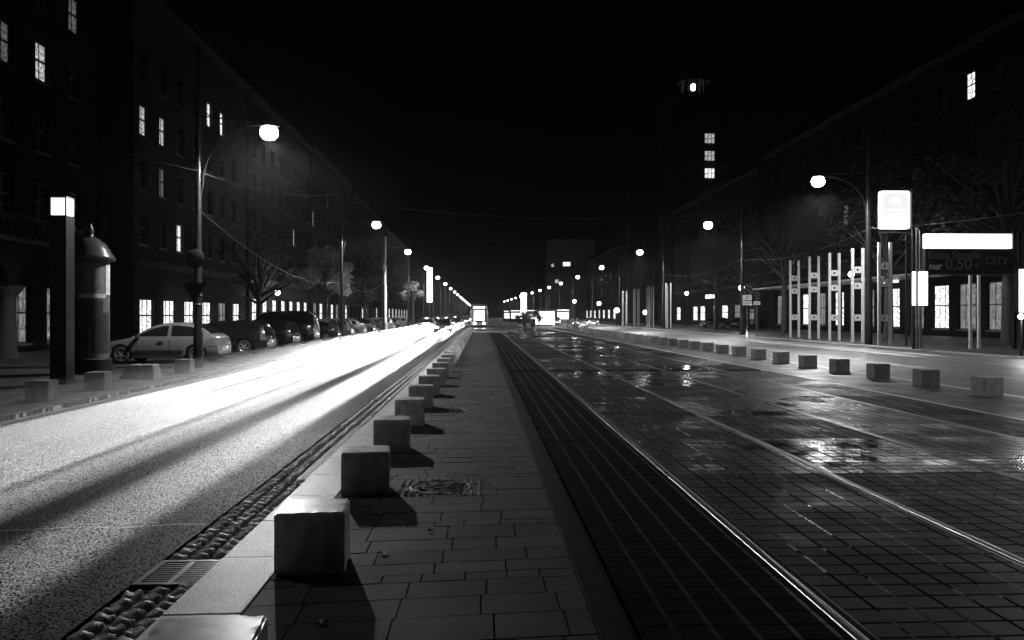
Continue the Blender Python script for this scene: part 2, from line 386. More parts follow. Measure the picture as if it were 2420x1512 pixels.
st = nd(nt, 'ShaderNodeTexNoise'); st.inputs['Scale'].default_value = .9; st.inputs['Detail'].default_value = 6; nt.links.new(tc_.outputs['Object'], st.inputs['Vector'])
stn = nd(nt, 'ShaderNodeMapRange'); stn.inputs['From Min'].default_value = .4; stn.inputs['From Max'].default_value = .55; stn.inputs['To Min'].default_value = .5; stn.inputs['To Max'].default_value = 1.15; nt.links.new(st.outputs[0], stn.inputs[0])
mx_ = nd(nt, 'ShaderNodeVectorMath', operation='SCALE'); nt.links.new(src, mx_.inputs[0])
nt.links.new(mathn(nt, 'MULTIPLY', mathn(nt, 'MULTIPLY', ta.outputs['Fac'], spot), stn.outputs[0]), mx_.inputs['Scale']); nt.links.new(mx_.outputs[0], bs_.inputs['Base Color'])
b = MB(); b.box(PX0-.008, PX1+.02, .8, 77.2, -.12, -.012); struct(b.build('pavement_bed', 'joint'))
b = MB(); b.box(-1.4, 2.6, 77.3, 77.6, -.1, .05); tag(bevel(b.build('kerb', 'kerb'), .01), kind='structure')
# mortar strip beside the track
b = MB(); n = 300; vs = []; fs = []
for i in range(n+1):
    y = 1 + i*.26
    vs += [(.635,y,-.02),(.70+R.uniform(-.01,.01),y,-.012+R.uniform(-.006,.006)),(.76,y,-.012+R.uniform(-.006,.006)),(.83,y,-.02)]
for i in range(n):
    for j in range(3): a = i*4+j; fs.append((a,a+1,a+5,a+4))
b.add(vs, fs, True); struct(b.build('strip', 'rough_strip'))

def sh(y):   # the tracks swing left far down the street
    t = min(max((y-70)/45, 0), 1); return -3.3 * t*t*(3-2*t)
RAILS = [2.0, 3.74, 5.57, 7.4]
# track panels
def track_panels():
    edges = [.84, 2.0-.045, 2.0+.085, 3.74-.085, 3.74+.045, 5.57-.045, 5.57+.085, 7.4-.085, 7.4+.045, 8.72]
    strips = [(edges[0],edges[1]),(edges[2],edges[3]),(edges[4],edges[5]),(edges[6],edges[7]),(edges[8],edges[9])]
    vs = []; fs = []; wet = []; til = []
    ys = [1.0, 3.35, 5.68, 8.05, 10.35, 12.75]; bands = [(12.75, 13.35)]
    y = 13.35
    while y < 118:
        for _ in range(R.choice([4,5])): ys.append(y); y += 2.38
        bands.append((y, y+.6)); y += .6
    ys = sorted(set(round(v,3) for v in ys)); 
    P = []
    for i, y0 in enumerate(ys):
        y1 = y0 + 2.38 if i+1 >= len(ys) else min(ys[i+1], y0+2.42)
        P.append((y0, y1, False))
    for a, c in bands: P.append((a, c, True))
    dark = MB(); edge_ = MB()
    for (y0, y1, band) in P:
        for si, (xa, xb) in enumerate(strips):
            g = .008
            if band:
                dark.box(xa+sh(y0), xb+sh(y0), y0+.02, y1-.02, -.07, -.045)
                edge_.box(xa+sh(y0)+.02, xb+sh(y0)-.02, y0+.10, y0+.20, -.06, -.001)
                continue
            w = R.random(); 
            if si in (0,): w = w*.1-.45
            if si == 4: w -= .35
            t1, t2 = R.uniform(-.0022,.0022), R.uniform(-.0016,.0016)
            o = len(vs)
            ny = max(1, int((y1-y0)/1.2)) if y0 > 60 else 1
            for j in range(ny+1):
                yy = y0+g + (y1-y0-2*g)*j/ny
                for q, xx in enumerate((xa, xb)):
                    z = t1*(1 if q else -1)*(xb-xa)/2*1.2 + t2*(j/ny*2-1)*1.2
                    vs.append((xx+sh(yy), yy, z)); til.append((xx-xa+.02, yy-y0, 0)); wet.append(w)
            for j in range(ny): a = o+2*j; fs.append((a,a+1,a+3,a+2))
            # skirts
            o2 = len(vs)
            for idx in (o, o+1, o+2*ny+1, o+2*ny):
                p = vs[idx]; vs.append((p[0],p[1],-.1)); til.append((0,0,0)); wet.append(w)
            fs.append((o, o2, o2+1, o+1)); fs.append((o+2*ny+1, o2+2, o2+3, o+2*ny))
    me = bpy.data.meshes.new('tram_track'); me.from_pydata(vs, [], fs); me.update()
    a1 = me.attributes.new('wet', 'FLOAT', 'POINT'); a1.data.foreach_set('value', wet)
    a2 = me.attributes.new('tile', 'FLOAT_VECTOR', 'POINT'); a2.data.foreach_set('vector', [c for t in til for c in t])
    me.materials.append(M['track']); o = bpy.data.objects.new('tram_track', me); COL.objects.link(o); struct(o)
    struct(dark.build('track_joint', 'joint')); struct(edge_.build('track_joint', 'iron'))
track_panels()
b = MB(); b.box(.8, 9.2, -2, 130, -.13, -.075); struct(b.build('track_bed', 'joint'))
# street surface beyond the walk, under the curve of the tracks
sheet('track_bed', -1.8, 11.2, 77.7, 900, -.07, 'asphalt_right')
# grooved rails
def rail(x, side):
    prof = [(-.042,-.02),(-.040,-.001),(-.03,.004),(-.01,.0065),(.01,.0065),(.025,.004),(.031,-.002),(.033,-.045),(.068,-.045),(.070,0),(.082,0.001),(.084,-.02)]
    vs = []; fs = []; n = 0
    ysl = [y*1.0 for y in range(0, 60, 3)] + [60+y*1.5 for y in range(0, 60)]
    for y in ysl:
        for (px, pz) in prof: vs.append((x+sh(y)+side*px, y, pz+.001))
    m = len(prof)
    for i in range(len(ysl)-1):
        for j in range(m-1):
            a = i*m+j; f = (a,a+1,a+m+1,a+m); fs.append(f if side < 0 else f[::-1])
    b = MB(); b.add(vs, fs); o = b.build('rail', 'rail'); o.data.materials.append(M['rail_groove'])
    for i, p in enumerate(o.data.polygons):
        if i % (m-1) in (6,7,8): p.material_index = 1
        if i % (m-1) in (1,2,3,4,5): p.use_smooth = True
    return o
RN = ['nearest rail, left one of the near track, polished steel in wet tiles', 'second rail from the left, polished steel closing the near track',
      'third rail from the left, opening the far track', 'fourth rail, farthest right, next to the dark right pavement']
for i, x in enumerate(RAILS):
    tag(rail(x, 1 if i % 2 == 0 else -1), RN[i], 'rail', 'tram rails')
# right pavement with kerb
b = MB(); b.box(8.76, 11.1, -10, 100, -.13, .0); struct(b.build('pavement', 'slab_right'))
b = MB(); b.box(8.72, 8.80, -10, 100, -.1, .012); struct(b.build('track_edge', 'kerb'))
b = MB(); y = 2
while y < 120:
    l = R.uniform(.85,1.1); b.box(11.11, 11.3, y, y+l-.01, -.13, .004+R.uniform(-.002,.002)); y += l
struct(b.build('kerb', 'kerb'))
b = MB(); b.box(22.12, 60, -10, 400, -.13, .0); struct(b.build('pavement', 'slab_far'))
b = MB(); b.box(22.0, 22.11, -10, 400, -.13, .012); struct(b.build('kerb', 'kerb'))

# ---------------------------------------------------------------- stone cubes
def cube(name, x0, x1, y0, y1, h, m, rz):
    w, d = (x1-x0)/2, (y1-y0)/2
    bm = bmesh.new(); bmesh.ops.create_cube(bm, size=1)
    for v in bm.verts: v.co = Vector((v.co.x*2*w, v.co.y*2*d, (v.co.z+.5)*h))
    bmesh.ops.bevel(bm, geom=bm.edges[:], offset=.012, segments=2, affect='EDGES')
    bmesh.ops.subdivide_edges(bm, edges=[e_ for e_ in bm.edges if e_.calc_length() > .05], cuts=9, use_grid_fill=True)
    rg = random.Random(3)
    chips = [Vector((rg.choice((-w,w)), rg.uniform(-d,d), rg.choice((0,h,h)))) for _ in range(5)] + [Vector((rg.uniform(-w,w), rg.choice((-d,d)), h)) for _ in range(5)]
    for v in bm.verts:
        for c_ in chips:
            q_ = (v.co-c_).length
            if q_ < .035: v.co += (Vector((0,0,h/2))-c_).normalized()*.012*(1-q_/.035)
    me = bpy.data.meshes.new(name); bm.to_mesh(me); bm.free(); me.materials.append(M[m]); o = bpy.data.objects.new(name, me); COL.objects.link(o); o.location = ((x0+x1)/2, (y0+y1)/2, 0); o.rotation_euler = (0,0,rz); return o
gl = 'stone cubes along the lit road'
c0 = cube('stone_cube', -1.365, -.915, 5.02, 5.42, .41, 'cube', rad(4.5))
tag(c0, 'large pale stone cube nearest the camera of those seen whole', 'stone cube', gl)
for i in range(-1, 33):
    if i == 0: continue
    c = c0.copy(); COL.objects.link(c)
    yy = 5.18 + 2.24*i if i > 0 else 3.12
    c.location = (-1.125 + R.uniform(-.01,.01), yy, 0); c.rotation_euler = (0,0,rad(4.5)+R.uniform(-.025,.025))
    c['label'] = (ordn(i) + ' stone cube of the near row, counted on from the nearest whole one') if i > 0 else 'stone cube cut off by the bottom edge, only its dark top showing'
    c['category'] = 'stone cube'; c['group'] = gl
gr = 'stone cubes along the right road'
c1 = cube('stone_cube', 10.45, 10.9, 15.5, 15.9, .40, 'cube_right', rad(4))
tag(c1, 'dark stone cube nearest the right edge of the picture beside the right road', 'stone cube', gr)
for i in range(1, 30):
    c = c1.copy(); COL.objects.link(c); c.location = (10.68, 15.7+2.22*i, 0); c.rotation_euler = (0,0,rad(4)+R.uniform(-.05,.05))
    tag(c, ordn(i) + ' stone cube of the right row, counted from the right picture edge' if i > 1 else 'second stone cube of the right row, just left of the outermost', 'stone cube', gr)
    if i > 1: c['label'] = ordn(i) + ' stone cube of the right row, counting leftward from the picture edge'
c = c1.copy(); COL.objects.link(c)
c['label'] = 'stone cube of the right row standing just outside the near end'; c.location = (10.72, 13.95, 0)
bpy.data.objects.remove(c)
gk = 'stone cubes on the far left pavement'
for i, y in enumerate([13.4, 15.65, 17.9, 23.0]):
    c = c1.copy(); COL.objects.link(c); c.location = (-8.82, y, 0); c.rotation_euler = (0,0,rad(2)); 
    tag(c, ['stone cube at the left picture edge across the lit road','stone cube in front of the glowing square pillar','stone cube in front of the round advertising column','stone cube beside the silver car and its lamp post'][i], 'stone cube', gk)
b = MB(); b.add([(-.55,-.3,0),(.4,-.3,0),(.4,.3,0),(-.55,.3,0),(-.32,-.2,.38),(.34,-.2,.38),(.34,.2,.38),(-.32,.2,.38)], [(4,5,6,7),(0,1,5,4),(1,2,6,5),(2,3,7,6),(3,0,4,7)])
tag(bevel(b.build('stone_block', 'cube_right', loc=(-9.1, 20.9, 0)), .04, 2), 'slanted stone block between the advertising column and the silver car', 'stone block')

# drain grate, slot drain, manholes
e = empty('drain_grate', (-2.07, 5.35, RZ-.005)); tag(e, 'iron gully grate set into the cobbled gutter', 'drain grate')
b = MB(); b.box(-.23,.23,-.25,-.21,-.03,.012); b.box(-.23,.23,.21,.25,-.03,.012); b.box(-.23,-.19,-.208,.208,-.03,.012); b.box(.19,.23,-.208,.208,-.03,.012); b.box(-.02,.02,-.208,.208,-.03,.010); b.build('frame', 'iron', e)
b = MB()
for i in range(9): 
    y = -.175+i*.044; b.box(-.188,-.022,y,y+.018,-.03,.007); b.box(.022,.188,y,y+.018,-.03,.007)
b.build('grate', 'iron', e)
e = empty('slot_drain', (-1.915, 10.2, RZ+.012)); tag(e, 'pale slotted drain channel between cobbles and kerb', 'drain')
b = MB()
for i in range(5): b.box(-.07+i*.03, -.052+i*.03, -1.95, 1.95, -.03, .006)
b.build('grate', 'kerb', e)
b = MB(); b.box(-.075,.085,-1.98,1.98,-.04,-.018); b.build('channel', 'joint', e)
e = empty('drain_grate', (-2.07, 16.12, RZ)); tag(e, 'pale gully grate farther along the gutter by the cubes', 'drain grate')
b = MB(); b.box(-.23,.23,-.2,-.16,-.03,.012); b.box(-.23,.23,.16,.2,-.03,.012)
for i in range(8): b.box(-.23+i*.06,-.2+i*.06,-.158,.158,-.03,.01)
b.build('grate', 'steel', e)
p = at(1042, 1150, 7.55)
def manhole(px, py, sq, lab):
    e = empty('manhole_cover', (px, py, .0)); tag(e, lab, 'manhole cover', 'manhole covers in the paved walk')
    if sq:
        b = MB()
        for i in range(12):
            for j in range(9):
                x = -.42+i*.07; y = -.36+j*.08
                if math.hypot(x+.035, y+.04) > .33: sett(b, x, x+.062, y, y+.07, .001, (3,3))
        b.build('cobble_surround', 'sett', e)
    b = MB(); b.lathe([(.31,-.02),(.31,.006),(.285,.008),(.283,-.002)], n=36); b.build('ring', 'iron', e)
    b = MB(); b.lathe([(.28,-.004),(.0,.006)], n=36)
    for i in range(30):
        a = R.uniform(0,2*PI); r = R.uniform(.04,.25); b.box(r*math.cos(a)-.018, r*math.cos(a)+.018, r*math.sin(a)-.018, r*math.sin(a)+.018, 0, .011)
    b.build('lid', 'iron', e)
manhole(p.x, p.y, True, 'round manhole cover framed by small cobbles beside the second cube')
p = at(1060, 970, 13.6); manhole(p.x, p.y, False, 'plain round manhole cover farther along the paved walk')
# fallen leaves
for i, (x, y) in enumerate([(905,1307),(1017,1255),(760,1470),(940,1560),(846,1113),(1990,917),(1960,925),(2080,940)]):
    t = H*1800/(y-745); q = at(x, y, t*1.0)
    b = MB(); s = R.uniform(.03,.05) if i else .05
    vs = []
    for k in range(9): 
        a = 2*PI*k/9; r = s*(1 if k % 2 else .55); vs.append((r*math.cos(a), r*math.sin(a)*.8, .012+R.uniform(0,.012)))
    vs.append((0,0,.008)); b.add(vs, [(k,(k+1)%9,9) for k in range(9)])
    o = b.build('fallen_leaf', 'leaf', loc=(q.x, q.y, 0)); tag(o, 'fallen leaf lying ' + ['in the shadow right of the nearest whole cube','in the middle of the walk before the near manhole','on the slabs below the nearest whole cube','at the bottom of the walk near the picture edge','on the pale kerb beside the second cube','on the right pavement, larger one behind the track','on the right pavement, smaller dark one left of the larger','on the right pavement between track and stone cubes'][i], 'leaf', 'fallen leaves')

# ---------------------------------------------------------------- street lamps
def lamp_light(name, loc, power, r=.15, typ='POINT', rot=None, size=None, blend=.3):
    l = bpy.data.lights.new(name, typ); l.energy = power; l.shadow_soft_size = r
    if typ == 'SPOT': l.spot_size = size; l.spot_blend = blend
    o = bpy.data.objects.new(name, l); COL.objects.link(o); o.location = loc
    if rot: o.rotation_euler = rot
    return o
def street_lamp(side, arm, lz, top, base_r, gs=1.0):
    e = empty('street_lamp')
    b = MB(); b.tube([(0,0,0),(0,0,1.1),(0,0,1.15),(0,0,top*.6),(0,0,top)], [base_r*1.15, base_r*1.15, base_r, base_r*.75, base_r*.5], 12); b.build('pole', 'pole', e)
    b = MB(); b.lathe([(base_r*.9,top-.02),(.12,top+.1),(.05,top+.28),(.0,top+.3)], n=12); b.build('finial', 'pole', e)
    b = MB(); pts = [(side*(base_r*.4), 0, lz-2.4)]
    for k in range(13):
        a = k/12*PI/2; pts.append((side*(.15+(arm-.55)*(1-math.cos(a))), 0, lz-1.9+1.95*math.sin(a)))
    pts.append((side*(arm-.35),0,lz+.07)); b.tube(pts, .035, 8)
    b.tube([(0,0,lz+.35),(side*(arm-.3),0,lz+.16)], .022, 6); b.build('arm', 'pole', e)
    b = MB()
    prof = [(0,.12),(.14,.1),(.19,.05),(.2,0)]
    b.lathe(prof, (0,0,0), 20)
    b.v = [(side*arm+v[0]*1.7, v[1]*.8, lz+.02+v[2]) for v in b.v]; hd = b.build('lamp_head', 'pole', e)
    b = MB(); b.lathe([(.19,0.0),(.25,-.09),(.27,-.2),(.25,-.31),(.17,-.41),(0,-.46)], n=20)
    b.v = [(side*arm+v[0]*1.1*gs, v[1]*gs, lz+.015+v[2]*gs) for v in b.v]; g = b.build('lamp_glass', 'lamp_glow', hd)
    return e
LEFT = [(-9.3, y) for y in (25.4, 51, 72.6, 97, 122, 147, 172, 197, 222, 250, 275, 300, 325, 350, 375, 400, 430, 460)]
protoL = street_lamp(1, 2.3, 7.9, 10.3, .13)
gL = 'street lamps along the left road'
for i, (x, y) in enumerate([(-9.3, 8.5)] + LEFT):  # first entry is an added lamp out of view, lighting the near cubes
    o = protoL if i == 0 else copy_tree(protoL)
    if i > 1: 
        pass
    o.location = (x, y, 0)
    tag(o, ('dark street lamp beside the silver car, largest glare on the left' if i == 1 else ordn(i-1) + ' street lamp of the left row, counted from the silver car') if i else 'added street lamp, unseen just outside the left edge of the picture', 'street lamp', gL)
    lamp_light('lamp_light', (x+2.3, y, 7.9-.62), 3900 if i else 330, .16, 'SPOT', (0,0,0), rad(164), .35)
protoR = street_lamp(-1, 3.0, 9.75, 12.4, .19, 1.3)
gR = 'street lamps along the right road'
for i, (x, y) in enumerate([(22.6, 20), (22.6, 43.7), (22.6, 65.3), (22.6, 93.8), (22.6, 124), (22.6, 155), (22.4, 186), (21.8, 212), (21.2, 238), (20.5, 264), (19.8, 290), (19, 316), (18.2, 342), (17.4, 370), (16.6, 400), (15.8, 430)]):  # first entry is an added lamp, unseen, brightening the right side
    o = protoR if i == 0 else copy_tree(protoR)
    o.location = (x, y, 0)
    tag(o, ('street lamp with a thick dark pole beside the glowing tall sign' if i == 1 else ordn(i-1) + ' street lamp of the right row, counted from the glowing tall sign') if i else 'added street lamp, unseen outside the picture on the right', 'street lamp', gR)
    lamp_light('lamp_light', (x-3.0, y, 9.75-.78), 5200 if i else 1500, .16, 'SPOT', (0,0,0), rad(160), .35)
# bright mast lit by the lamps
b = MB(); b.tube([(0,0,0),(0,0,4),(0,0,4.05),(0,0,9.6)], [.16,.15,.11,.07], 12)
p = at(911, 785, 77); tag(b.build('light_mast', mat('white_mast', .8, .5), loc=(p.x, 77, 0)), 'tall pale mast catching the light behind the parked cars', 'mast')

# traffic signs clamped to the first left lamp post
e = empty('round_sign', (-9.3, 25.2, 0)); tag(e, 'round traffic sign seen from behind, clamped high on the first left lamp post', 'traffic sign')
zz = at(478, 612, 25.2).z
b = MB(); b.lathe([(0,-.01),(.3,-.01),(.31,0),(.3,.01),(0,.012)], (0,0,0), 28, 'y'); b.build('plate', 'board', e, (0,-.1,zz))
b = MB()
for z in (zz+.2, zz-.2): b.lathe([(.12,-.02),(.135,-.02),(.135,.02),(.12,.02)], (0,.2,z), 16)
b.build('clamp', 'steel', e)
e = empty('triangular_sign', (-9.3, 25.2, 0)); tag(e, 'dark triangular sign plate below the round sign on the lamp post', 'traffic sign')
zz = at(478, 690, 25.2).z
b = MB(); b.add([(-.4,-.01,.3),(.4,-.01,.3),(0,-.01,-.38),(-.4,.01,.3),(.4,.01,.3),(0,.01,-.38)], [(0,2,1),(3,4,5),(0,1,4,3),(1,2,5,4),(2,0,3,5)]); b.build('plate', 'board', e, (0,-.12,zz))
b = MB()
for z in (zz+.2, zz-.1, zz-.4): b.lathe([(.125,-.02),(.14,-.02),(.14,.02),(.125,.02)], (0,.2,z), 16)
b.build('clamp', 'steel', e)

# ---------------------------------------------------------------- wires
def wire(p0, p1, sag, lab, r=.014):
    p0, p1 = Vector(p0), Vector(p1); pts = []
    for k in range(25):
        t = k/24; p = p0.lerp(p1, t); p.z -= sag*4*t*(1-t); pts.append(p)
    b = MB(); b.tube(pts, r, 5); return tag(b.build('span_wire', 'steel'), lab, 'wire', 'overhead span wires')
pl1 = (-9.3, 25.4); zA = at(475, 405, 25.4).z
wire((-21.5, 22.5, 11.2), (-9.3, 25.3, zA), .6, 'pale wire sagging from the left facade to the first left lamp post')
wire((-9.3, 25.5, zA), (-9.3, 50.9, 9.9), .5, 'high wire from the first left lamp post toward the second')
wire((-9.3, 25.5, at(485,495,25.4).z), (-9.3, 50.9, at(813,665,51).z), .9, 'lower sagging wire between the first and second left lamp posts')
wire((-9.3, 51.1, at(813,665,51).z), (-9.3, 72.5, at(905,665,72).z), .8, 'sagging wire between the second and third left lamp posts')
wire((-9.3, 72.7, 4.9), (-9.3, 96.9, 5.2), .9, 'sagging wire between the third and fourth left lamp posts')
zB = at(2066, 540, 43.7).z
wire((22.6, 43.5, zB), (22.6, 65.2, at(1761,612,65.3).z), .7, 'sagging wire from the thick right post to the next right post')
wire((22.6, 65.4, at(1761,612,65.3).z), (22.6, 93.7, 6.9), .8, 'sagging wire between the second and third right lamp posts')
wire((22.6, 43.6, zB), (26.5, 30, zB-.1), .25, 'wire from the thick right post toward the right picture edge')
for i, y in enumerate((60, 88, 122, 160)):
    wire((-9.3, 51+i*24 if i < 3 else 122, 9.3), (22.6, (65.3, 93.8, 124, 155)[i], 10.8), 1.0, ordn(i) + ' cross wire high above the tram tracks, nearest first', .012)

# ---------------------------------------------------------------- facades
def facade(name, label, X, y0, y1, h, sgn, floors, bay, ww, wh, wmat, lit={}, shops=None, roof=3.5, depth=12, start=None, cornice=5.2, group=None):
    """wall in the plane X, facing the street (sgn = +1 looks toward +x)"""
    e = empty(name, (X, (y0+y1)/2, 0)); tag(e, label, 'building', group)
    yc = (y0+y1)/2; oy = lambda y: y - yc
    ys = []; y = start if start is not None else y0 + bay/2
    while y < y1 - ww/2 - .2:
        if y > y0 + ww/2 + .2: ys.append(y)
        y += bay
    ops = [(c, z, ww, wh, 'w') for z in floors for c in ys]
    sops = shops or []
    b = MB(); T = .28
    # wall as bands: for each row the strips between openings
    def rows(zs0, zs1, cuts):
        cur = y0
        for c, w in sorted(cuts):
            b.box(-T*sgn if sgn > 0 else 0, 0 if sgn > 0 else T, oy(cur), oy(c-w/2), zs0, zs1); cur = c + w/2
        b.box(-T*sgn if sgn > 0 else 0, 0 if sgn > 0 else T, oy(cur), oy(y1), zs0, zs1)
    zc = 0
    if sops:
        z0s, z1s = sops[0][2], sops[0][3]
        rows(0, z0s, []); rows(z0s, z1s, [(s[0], s[1]) for s in sops]); zc = z1s
    for z in floors:
        rows(zc, z-wh/2, []); rows(z-wh/2, z+wh/2, [(c, ww) for c in ys]); zc = z+wh/2
    rows(zc, h, [])
    # back volume
    X0 = -depth if sgn > 0 else T
    b.box(X0 if sgn > 0 else T+.35, -T-.35 if sgn > 0 else depth, oy(y0), oy(y1), 0, h-.01)
    b.box(-T-.35 if sgn > 0 else T, -T if sgn > 0 else T+.35, oy(y0), oy(y0)+.02, 0, h-.02); b.box(-T-.35 if sgn > 0 else T, -T if sgn > 0 else T+.35, oy(y1)-.02, oy(y1), 0, h-.02)
    b.build('wall', wmat, e)
    # cornices
    s = sgn
    for zz, pr in ((cornice, .35), (h, .5)):
        b = MB()
        xa, xb = sorted((.003*s, pr*s)); b.box(xa, xb, oy(y0)+.05, oy(y1)-.05, zz-.25, zz)
        xa, xb = sorted((.003*s, pr*.5*s)); b.box(xa, xb, oy(y0)+.06, oy(y1)-.06, zz-.45, zz-.25)
        b.build('cornice', 'stone', e)
    if roof:
        b = MB(); xa, xb = (.3, -depth) if s > 0 else (-.3, depth); xm = xa + (xb-xa)*.35
        a_, c_ = oy(y0), oy(y1)
        b.add([(xa,a_,h+.01),(xa,c_,h+.01),(xm,c_-2,h+roof),(xm,a_+2,h+roof),(xb,a_,h+.01),(xb,c_,h+.01)], [(0,1,2,3),(3,2,5,4),(0,3,4),(1,5,2),(0,4,5,1)])
        b.build('roof', 'roof', e)
    # window prototype (frame + pane)
    def win(w, hh, mull):
        fb = MB(); t = .07
        fb.box(-.1,-.03,-w/2,-w/2+t,-hh/2,hh/2); fb.box(-.1,-.03,w/2-t,w/2,-hh/2,hh/2)
        fb.box(-.1,-.03,-w/2+t,w/2-t,-hh/2,-hh/2+t); fb.box(-.1,-.03,-w/2+t,w/2-t,hh/2-t,hh/2)
        fb.box(-.09,-.035,-w/2+t,w/2-t,-.05+hh*.03,.05+hh*.03)
        for k in range(1, mull): 
            yy = -w/2 + w*k/mull; fb.box(-.085,-.04,yy-.03,yy+.03,-hh/2+t,-.052+hh*.03); fb.box(-.085,-.04,yy-.03,yy+.03,.052+hh*.03,hh/2-t)
        for q in (-hh*.25, hh*.27): fb.box(-.075,-.045,-w/2+t,w/2-t,q-.012,q+.012)
        # stone surround, 2 cm proud of the wall (wall face at x = +.12)
        fb.box(.12,.17,-w/2-.12,w/2+.12,-hh/2-.14,-hh/2-.001)
        if s < 0: fb.v = [(-v[0], v[1], v[2]) for v in fb.v]; fb.f = [f[::-1] for f in fb.f]
        f = fb.build('window', 'frame', e)
        pb = MB(); x = -.065*s; vs = [(x,-w/2+.02,-hh/2+.02),(x,w/2-.02,-hh/2+.02),(x,w/2-.02,hh/2-.02),(x,-w/2+.02,hh/2-.02)]
        pb.add(vs, [(0,1,2,3)] if s > 0 else [(3,2,1,0)]); pb.build('pane', 'dark_glass', f)
        return f
    def place(f, y, z, mname):
        f.location = (-.12*s, oy(y), z)
        pn = f.children[0]
        if mname: pn.material_slots[0].link = 'OBJECT'; pn.material_slots[0].material = M[mname]; f['label'] = 'lit window'
    proto = win(ww, wh, 2 if ww < 1.6 else 3); first = True
    cells = [(c, z) for z in floors for c in ys][:100]
    chosen = {}
    for (ly, lz), mn in lit.items():
        best = min(cells, key=lambda q: abs(q[0]-ly)*1.0+abs(q[1]-lz)*1.0); chosen[best] = mn
    for (c, z) in cells:
        if first: f = proto; first = False
        else: f = copy_tree(proto, e)
        place(f, c, z, chosen.get((c, z)))
    if sops:
        sp = {}
        for (c, w, za, zb, mn) in sops:
            key = round(w, 2)
            if key not in sp: f = sp[key] = win(w, zb-za, 3 if w > 1.9 else 2); f.name = 'shop_window'
            else: f = copy_tree(sp[key], e)
            place(f, c, (za+zb)/2, mn)
            f['label'] = 'brightly lit shop window' if mn in ('shop_lit',) else 'dim shop window'
    return e
FL = [7.2, 10.65, 14.1, 17.55]
def shoprow(y0, y1, step, w, za, zb, fn):
    out = []; y = y0
    while y < y1: out.append((y, w, za, zb, fn(y))); y += step
    return out
gB = 'houses along the left side of the street'
facade('apartment_building', 'dark brick house with arcade at the left picture edge', -21.5, 8, 43.5, 24, 1, FL+[21], 2.95, 1.15, 1.9, 'brick',
       {(38.2,14.1):'win_mid', (41.3,17.55):'win_dim', (34.2,14.1):'win_dim'}, shoprow(36.2, 43, 3.4, 2.0, .4, 3.1, lambda y: 'shop_dim'), start=11.65, group=gB)
facade('stair_wing', 'narrow dark recessed house part behind the arcade house', -23.6, 43.5, 48, 25, 1, FL, 2.2, .9, 1.9, 'plaster', {}, None, start=45.7, group=gB)
LB = {(49.3,14.1):'win_mid', (52.3,14.1):'win_mid', (60,17.55):'win_bright', (62.7,17.55):'win_bright', (55.2,7.2):'win_bright', (52.3,10.65):'win_dim'}
facade('apartment_building', 'plastered house with the row of bright shop windows behind the silver car', -21.5, 48, 70.4, 22.5, 1, FL, 2.93, 1.15, 1.95, 'plaster2', LB,
       shoprow(49.9, 69.5, 3.6, 2.1, .5, 2.75, lambda y: 'shop_lit' if y < 62 or y > 67 else 'shop_dim'), start=49.4, group=gB)
facade('apartment_building', 'plastered house with a bright wall lantern over its shop windows', -21.5, 71.4, 96, 22.5, 1, FL, 3.1, 1.15, 1.95, 'plaster', {(88,10.65):'win_mid'},
       shoprow(73.2, 95, 3.5, 2.0, .5, 3.3, lambda y: 'shop_lit' if y < 91 else None), group=gB)
facade('apartment_building', 'dim plastered house behind the lit street tree', -21.5, 97, 126, 23, 1, FL, 3.1, 1.15, 1.95, 'plaster2', {(100,14.1):'win_mid', (108,17.55):'win_dim'},
       shoprow(99.5, 125, 3.8, 2.3, .5, 3.3, lambda y: 'shop_lit' if int(y) % 3 else 'shop_dim'), group=gB)
facade('apartment_building', 'far dark house on the left beyond the tall bright sign', -21.5, 127, 165, 22, 1, FL[:3], 4, 1.3, 1.95, 'plaster', {},
       shoprow(130, 163, 4.6, 2.3, .5, 3.3, lambda y: 'shop_lit' if int(y) % 2 else None), group=gB)
facade('apartment_building', 'farthest house at the left end of the street', -21.5, 168, 230, 21, 1, FL[:3], 6, 1.6, 1.95, 'plaster2', {}, shoprow(172, 228, 7, 3, .5, 3.3, lambda y: 'shop_lit'), group=gB)

# arcade in front of the first house
e = empty('arcade', (-18.75, 24, 0)); tag(e, 'stone arcade with white columns and lattice balustrade at the left edge', 'arcade')
def column(b, x, y, r=.34, hc=2.85):
    b.lathe([(r*1.25,0),(r*1.25,.18),(r,.25),(r*.93,hc-.45),(r*1.0,hc-.4),(r*1.7,hc-.06),(r*1.75,hc)], (x,y,0), 20)
cols = [-12.5, -8.2, -3.9, .4, 4.7, 9.0]
for c in cols:
    b = MB(); column(b, 0, c+2.2); b.build('column', 'stone', e)
b = MB()
for i in range(len(cols)-1):
    a, c = cols[i]+2.2, cols[i+1]+2.2; mid = (a+c)/2; rr = (c-a)/2-.3
    n = 14; pts = [(mid - rr*math.cos(PI*k/n), 2.85 + rr*.62*math.sin(PI*k/n)) for k in range(n+1)]
    for k in range(n):
        (ya, za), (yb, zb) = pts[k], pts[k+1]
        b.add([(-.25,ya,za),(-.25,yb,zb),(-.25,yb,4.6),(-.25,ya,4.6),(.25,ya,za),(.25,yb,zb),(.25,yb,4.6),(.25,ya,4.6)], [(3,2,1,0),(4,5,6,7),(0,1,5,4)])
    b.box(-.25,.25,a-.3,a+.3,2.85,4.6)
b.box(-.25,.25,cols[-1]+1.9,cols[-1]+2.5,2.85,4.6)
b.build('arch_wall', 'brick', e)
b = MB(); b.box(-2.6,.4,-12.5,11.6,4.61,4.8); b.build('terrace_slab', 'stone', e)
b = MB()
